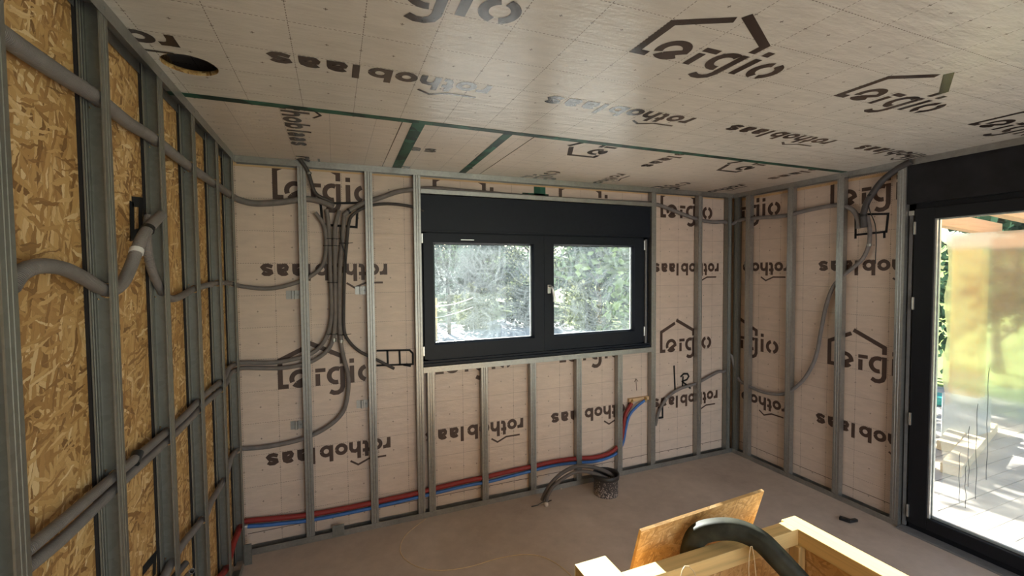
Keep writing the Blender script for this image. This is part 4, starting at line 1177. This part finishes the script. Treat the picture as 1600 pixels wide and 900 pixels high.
# lawn bank rising beyond the terrace
mb = MB()
nx, ny = 12, 34
for i in range(nx):
    for j in range(ny):
        def P(i, j):
            x = 14 + i * 2.2
            y = -26 + j * 2.2
            return (x, y, -.45 + 3.6 * (1 - math.cos(min(1, i / 9) * math.pi)) / 2 + .15 * math.sin(i * 1.3 + j * .9))
        mb.face([P(i, j), P(i + 1, j), P(i + 1, j + 1), P(i, j + 1)], None, True)
struct(add('lawn_bank', mb, M['lawn']))

# wooded rise behind the trees
mb = MB()
for i in range(40):
    for j in range(6):
        def P(i, j):
            return (-35 + i * 2.6, 30 + j * 4, -.5 + 4.4 * math.sin(min(1, j / 4) * math.pi / 2) + .5 * math.sin(i * .9 + j) + .35 * math.sin(i * 2.3))
        mb.face([P(i, j), P(i + 1, j), P(i + 1, j + 1), P(i, j + 1)], None, True)
struct(add('wooded_rise', mb, M['undergrowth']))

# terrace deck of single planks
deck = struct(empty('terrace_deck', (6.2, -2.5, -.10)))
pw = .14
plank_me = None
i = 0
y = -7.0
while y < 1.4:
    o = add('plank', MB().box(W + .36, 9.4, y, y + pw - .006, -.13 + random.uniform(-.002, .002), -.10 + random.uniform(-.002, .002)), M['lumber'] if False else M['deck'], deck)
    y += pw
# two lengths of lumber on the deck
def lumber(label, p0, p1, w, h):
    a, b = Vector(p0), Vector(p1)
    d = (b - a) / 2
    nrm = Vector((-d.y, d.x, 0)).normalized() * w / 2
    o = add('lumber_piece', MB().obox((a + b) / 2 + Vector((0, 0, h / 2)), d, nrm, (0, 0, h / 2)), M['lumber'], loc=tuple((a + b) / 2), bevel=.003)
    return tag(o, label, 'lumber', 'sawn beams on the terrace')
lumber('short sawn beam on the terrace, the farther of two', (6.310, -0.668, -0.095), (7.518, -0.347, -0.095), .14, .09)
lumber('sawn beam on the terrace, the nearer of two', (5.683, -0.974, -0.095), (7.509, -0.528, -0.095), .14, .09)
# pergola beams over the terrace, on posts
def beam(label, a, b, w, h):
    a, b = Vector(a), Vector(b)
    d = (b - a) / 2
    nrm = Vector((-d.y, d.x, 0)).normalized() * w / 2
    o = add('pergola_beam', MB().obox((a + b) / 2, d, nrm, (0, 0, h / 2)), M['pergola'], loc=tuple((a + b) / 2), bevel=.004)
    return tag(o, label, 'beam', 'pergola timbers')
for k, (y, lab) in enumerate(((-.71, 'pergola rafter over the terrace, leftmost seen through the door glass'), (-1.24, 'pergola rafter over the terrace, second from the left at the top of the glass'),
                             (-1.78, 'pergola rafter over the terrace, third from the left'), (-2.32, 'pergola rafter over the terrace, fourth from the left'), (-2.86, 'pergola rafter over the terrace, fifth from the left'))):
    beam(lab, (W + .32, y, 2.36), (7.05, y, 2.17), .09, .13)
beam('front beam of the pergola under the rafter ends', (6.98, -5.2, 2.05), (6.98, -.40, 2.05), .12, .15)
def post_on_plinth(y0, y1, lab):
    r = tag(empty('pergola_post', (6.98, (y0 + y1) / 2, -.1)), lab, 'post')
    add('post_shaft', MB().box(6.90, 7.06, y0, y1, .38, 1.97), M['formply'], r, bevel=.004)
    add('plinth', MB().box(6.84, 7.12, y0 - .03, y1 + .03, -.1, .38), M['plinth'], r, bevel=.006)['label'] = 'pale plinth'
post_on_plinth(-.66, -.42, 'thick yellow timber post on a pale plinth, blurred behind the condensation')
post_on_plinth(-5.1, -4.86, 'second yellow pergola post at the far end of the terrace')
# turquoise sheet lying at the terrace edge
p = Vector((8.242, 0.177, -0.100))
tag(add('turquoise_sheet', MB().box(p.x - .1, p.x + .3, p.y - .06, p.y + .5, -.098, .0), M['turquoise'], loc=(p.x, p.y, -.1), bevel=.02), 'turquoise sheet pack lying at the far edge of the terrace', 'sheet')

# trees and bushes: trunk, limbs and a crown of single leaves
def tree(name, label, x, y, h, rx, kind, seed, z0=-.45, n=1500, base=.15, leaf=.17, cat='tree', group=None):
    rnd = random.Random(seed)
    root = tag(empty(name, (x, y, z0)), label, cat, group or ('bushes outside' if cat == 'bush' else 'trees outside'))
    t = MB()
    tr = .03 * h
    tp = [(x + rnd.uniform(-.06, .06) * k, y + rnd.uniform(-.06, .06) * k, z0 + h * .75 * k / 4) for k in range(5)]
    t.tube(tp, [tr * (1 - .2 * k) for k in range(5)], 7)
    for k in range(6):
        a = rnd.uniform(0, 6.28)
        b = Vector(tp[1 + k % 3])
        e = b + Vector((math.cos(a) * rx * .7, math.sin(a) * rx * .7, h * .25))
        t.tube([b, b.lerp(e, .5) + Vector((0, 0, .05 * h)), e], [tr * .45, tr * .3, tr * .12], 5)
    add('trunk', t, M['bark'], root)
    clumps = [(rnd.uniform(0, 6.28), rnd.uniform(.1, 1), rnd.uniform(base, 1)) for _ in range(26)]
    f = MB()
    for i in range(n):
        a, rr, zz = clumps[i % 26]
        w = math.sin(min(1, max(0, (1 - (zz - base) / (1.02 - base)) * 1.25)) * math.pi / 2 + .12)
        c = Vector((x + math.cos(a) * rr * rx * w, y + math.sin(a) * rr * rx * w, z0 + zz * h))
        c += Vector((rnd.gauss(0, .22), rnd.gauss(0, .22), rnd.gauss(0, .17))) * rx * .8
        d = Vector((rnd.gauss(0, 1), rnd.gauss(0, 1), rnd.gauss(-.3, .7))).normalized()
        u = d.cross(Vector((rnd.gauss(0, 1), rnd.gauss(0, 1), rnd.gauss(0, 1)))).normalized()
        l, wd = leaf * rnd.uniform(.6, 1.3), leaf * .45 * rnd.uniform(.7, 1.2)
        q = rnd.random()
        f.face([c, c + d * l * .5 + u * wd, c + d * l, c + d * l * .5 - u * wd], [(q, q * 7)] * 4)
    o = add('foliage', f, M[kind], root)
    o['kind'] = 'stuff'
    return root
tree('leafy_tree', 'dark dense tree in the middle of the left window pane', 3.4, 17, 4.6, 1.7, 'leaf_dark', 1, n=2600)
tree('leafy_tree', 'tall mid-green tree at the left edge of the left window pane', -.2, 20, 5.6, 2.0, 'leaf_mid', 2, n=2600)
tree('leafy_tree', 'pale green tree at the right of the left window pane', 7.6, 21, 5.0, 2.2, 'leaf_mid', 3, n=2600)
tree('leafy_tree', 'dark tree just behind the meeting stiles of the window', 6.6, 16.5, 4.2, 1.7, 'leaf_dark', 4, n=2400)
tree('leafy_tree', 'pale tree filling the left of the right window pane', 10.6, 18, 5.0, 2.2, 'leaf_pale', 5, n=2600)
tree('leafy_tree', 'dark tree in the centre of the right window pane', 12.4, 15, 4.3, 1.9, 'leaf_dark', 6, n=2600)
tree('leafy_tree', 'mid-green tree at the right edge of the right window pane', 15.8, 15.5, 4.6, 2.0, 'leaf_mid', 7, n=2600)
tree('leafy_tree', 'far dark tree behind the others, left of the white reflection bar', 2.0, 26, 5.6, 2.6, 'leaf_dark', 8, n=2400, leaf=.2)
tree('leafy_tree', 'far dark tree behind the others, right of the white reflection bar', 6.0, 27, 5.4, 2.6, 'leaf_dark', 9, n=2400, leaf=.2)
tree('leafy_tree', 'far mid-green tree behind the right window pane', 14.5, 25, 6.0, 3.2, 'leaf_mid', 10, n=2400, leaf=.2)
tree('bush', 'reddish brown low bush at the foot of the left window pane', 5.6, 13.5, 1.5, .9, 'leaf_pale', 11, n=900, base=.05, cat='bush')
tree('bush', 'yellow-green bush at the foot of the right window pane', 9.6, 12, 1.7, 1.2, 'leaf_pale', 12, n=1200, base=.05, cat='bush')
tree('bush', 'mid-green bush low in the right window pane, beside the yellow-green one', 12.2, 11, 1.7, 1.1, 'leaf_mid', 13, n=1200, base=.05, cat='bush')
tree('bush', 'dark low bush at the right lower corner of the right pane', 7.9, 13.5, 1.6, 1.0, 'leaf_dark', 14, n=900, base=.05, cat='bush')
for k, (x, y, h) in enumerate(((-3.0, 28, 5.2), (.5, 30, 5.6), (4.5, 29, 5.0), (8.6, 30, 5.7), (11.6, 28, 5.2), (18.5, 27, 5.6), (22.0, 28, 5.8))):
    tree('leafy_tree', 'dark tree of the far row behind the window, ' + ('first', 'second', 'third', 'fourth', 'fifth', 'sixth', 'seventh')[k] + ' from the left', x, y, h, 2.5, 'leaf_dark' if k % 2 else 'leaf_mid', 40 + k, n=2200, leaf=.3, group='far row of trees')
# hedge trees beyond the terrace, in the gap beside the door jamb
tree('leafy_tree', 'bare-looking pale tree beyond the terrace next to the door jamb', 15.5, 1.2, 5.2, 2.4, 'leaf_pale', 21, n=3000)
tree('leafy_tree', 'mid-green tree beyond the terrace behind the pergola beam', 19.5, 1.5, 7.4, 3.0, 'leaf_mid', 22, n=3000, leaf=.2)
tree('leafy_tree', 'green tree above the lawn bank at the top of the door glass', 24.0, -1.5, 8.4, 3.4, 'leaf_mid', 23, n=3000, leaf=.22)
tree('leafy_tree', 'dark tree beyond the terrace, low beside the door jamb', 13.5, 1.6, 3.4, 1.6, 'leaf_dark', 24, n=2200)
tree('leafy_tree', 'broad green tree on the lawn bank right of the yellow panel', 27.0, -6.5, 8.0, 3.6, 'leaf_mid', 25, z0=1.5, n=2600, leaf=.24)

# trees to the side of the terrace, which throw dappled shade over it
for x, y, h, kd, sd_, lab in ((6.4, 4.2, 4.4, 'leaf_mid', 61, 'loose tree at the left side of the terrace, nearest the house'), (8.6, 4.4, 5.2, 'leaf_pale', 62, 'loose pale tree at the left side of the terrace, second from the house'),
                              (11.4, 5.6, 5.6, 'leaf_mid', 63, 'loose tree at the left side of the terrace, farthest from the house'), (9.6, 7.2, 6.2, 'leaf_mid', 64, 'taller tree behind the loose trees beside the terrace')):
    tree('leafy_tree', lab, x, y, h, 1.7, kd, sd_, n=800, leaf=.22, base=.25)

# white bar standing in for a reflection in the pane; wires and stakes outside
o = add('reflection_bar', MB().box(2.10, 2.20, 9.0, 9.1, -.45, 2.25).box(1.9, 2.1, 9.02, 9.06, -.3, 1.5), M['white'], loc=(2.15, 9.05, -.45), bevel=.01)
tag(o, 'white bar and pale board standing in for a reflection in the left pane', 'post')
for x, y, lab in ((3.55, 11.0, 'short yellowish stake seen through the left pane'), (4.35, 12.4, 'thin dark stake near the right of the left pane')):
    o = add('stake', MB().box(x - .06, x + .06, y - .05, y + .05, -.45, .95), M['rail_z'] if x < 4 else M['bark'], loc=(x, y, -.45), bevel=.01)
    tag(o, lab, 'stake')
def sag(a, b, s, n=14):
    a, b = Vector(a), Vector(b)
    return [a.lerp(b, k / n) - Vector((0, 0, s * 4 * (k / n) * (1 - k / n))) for k in range(n + 1)]
cable('hanging_wire', 'pale wire sagging across the left pane, upper one', sag((-.3, 8.9, .98), (2.15, 8.98, 1.02), .22) + sag((2.15, 8.98, 1.02), (4.4, 9.6, 1.0), .2)[1:], .014, 'white', 'wire')
cable('hanging_wire', 'pale wire sagging across the left pane, lower one', sag((-.3, 8.9, .7), (2.15, 8.98, .50), .2) + sag((2.15, 8.98, .50), (4.4, 9.6, .72), .12)[1:], .011, 'white', 'wire')
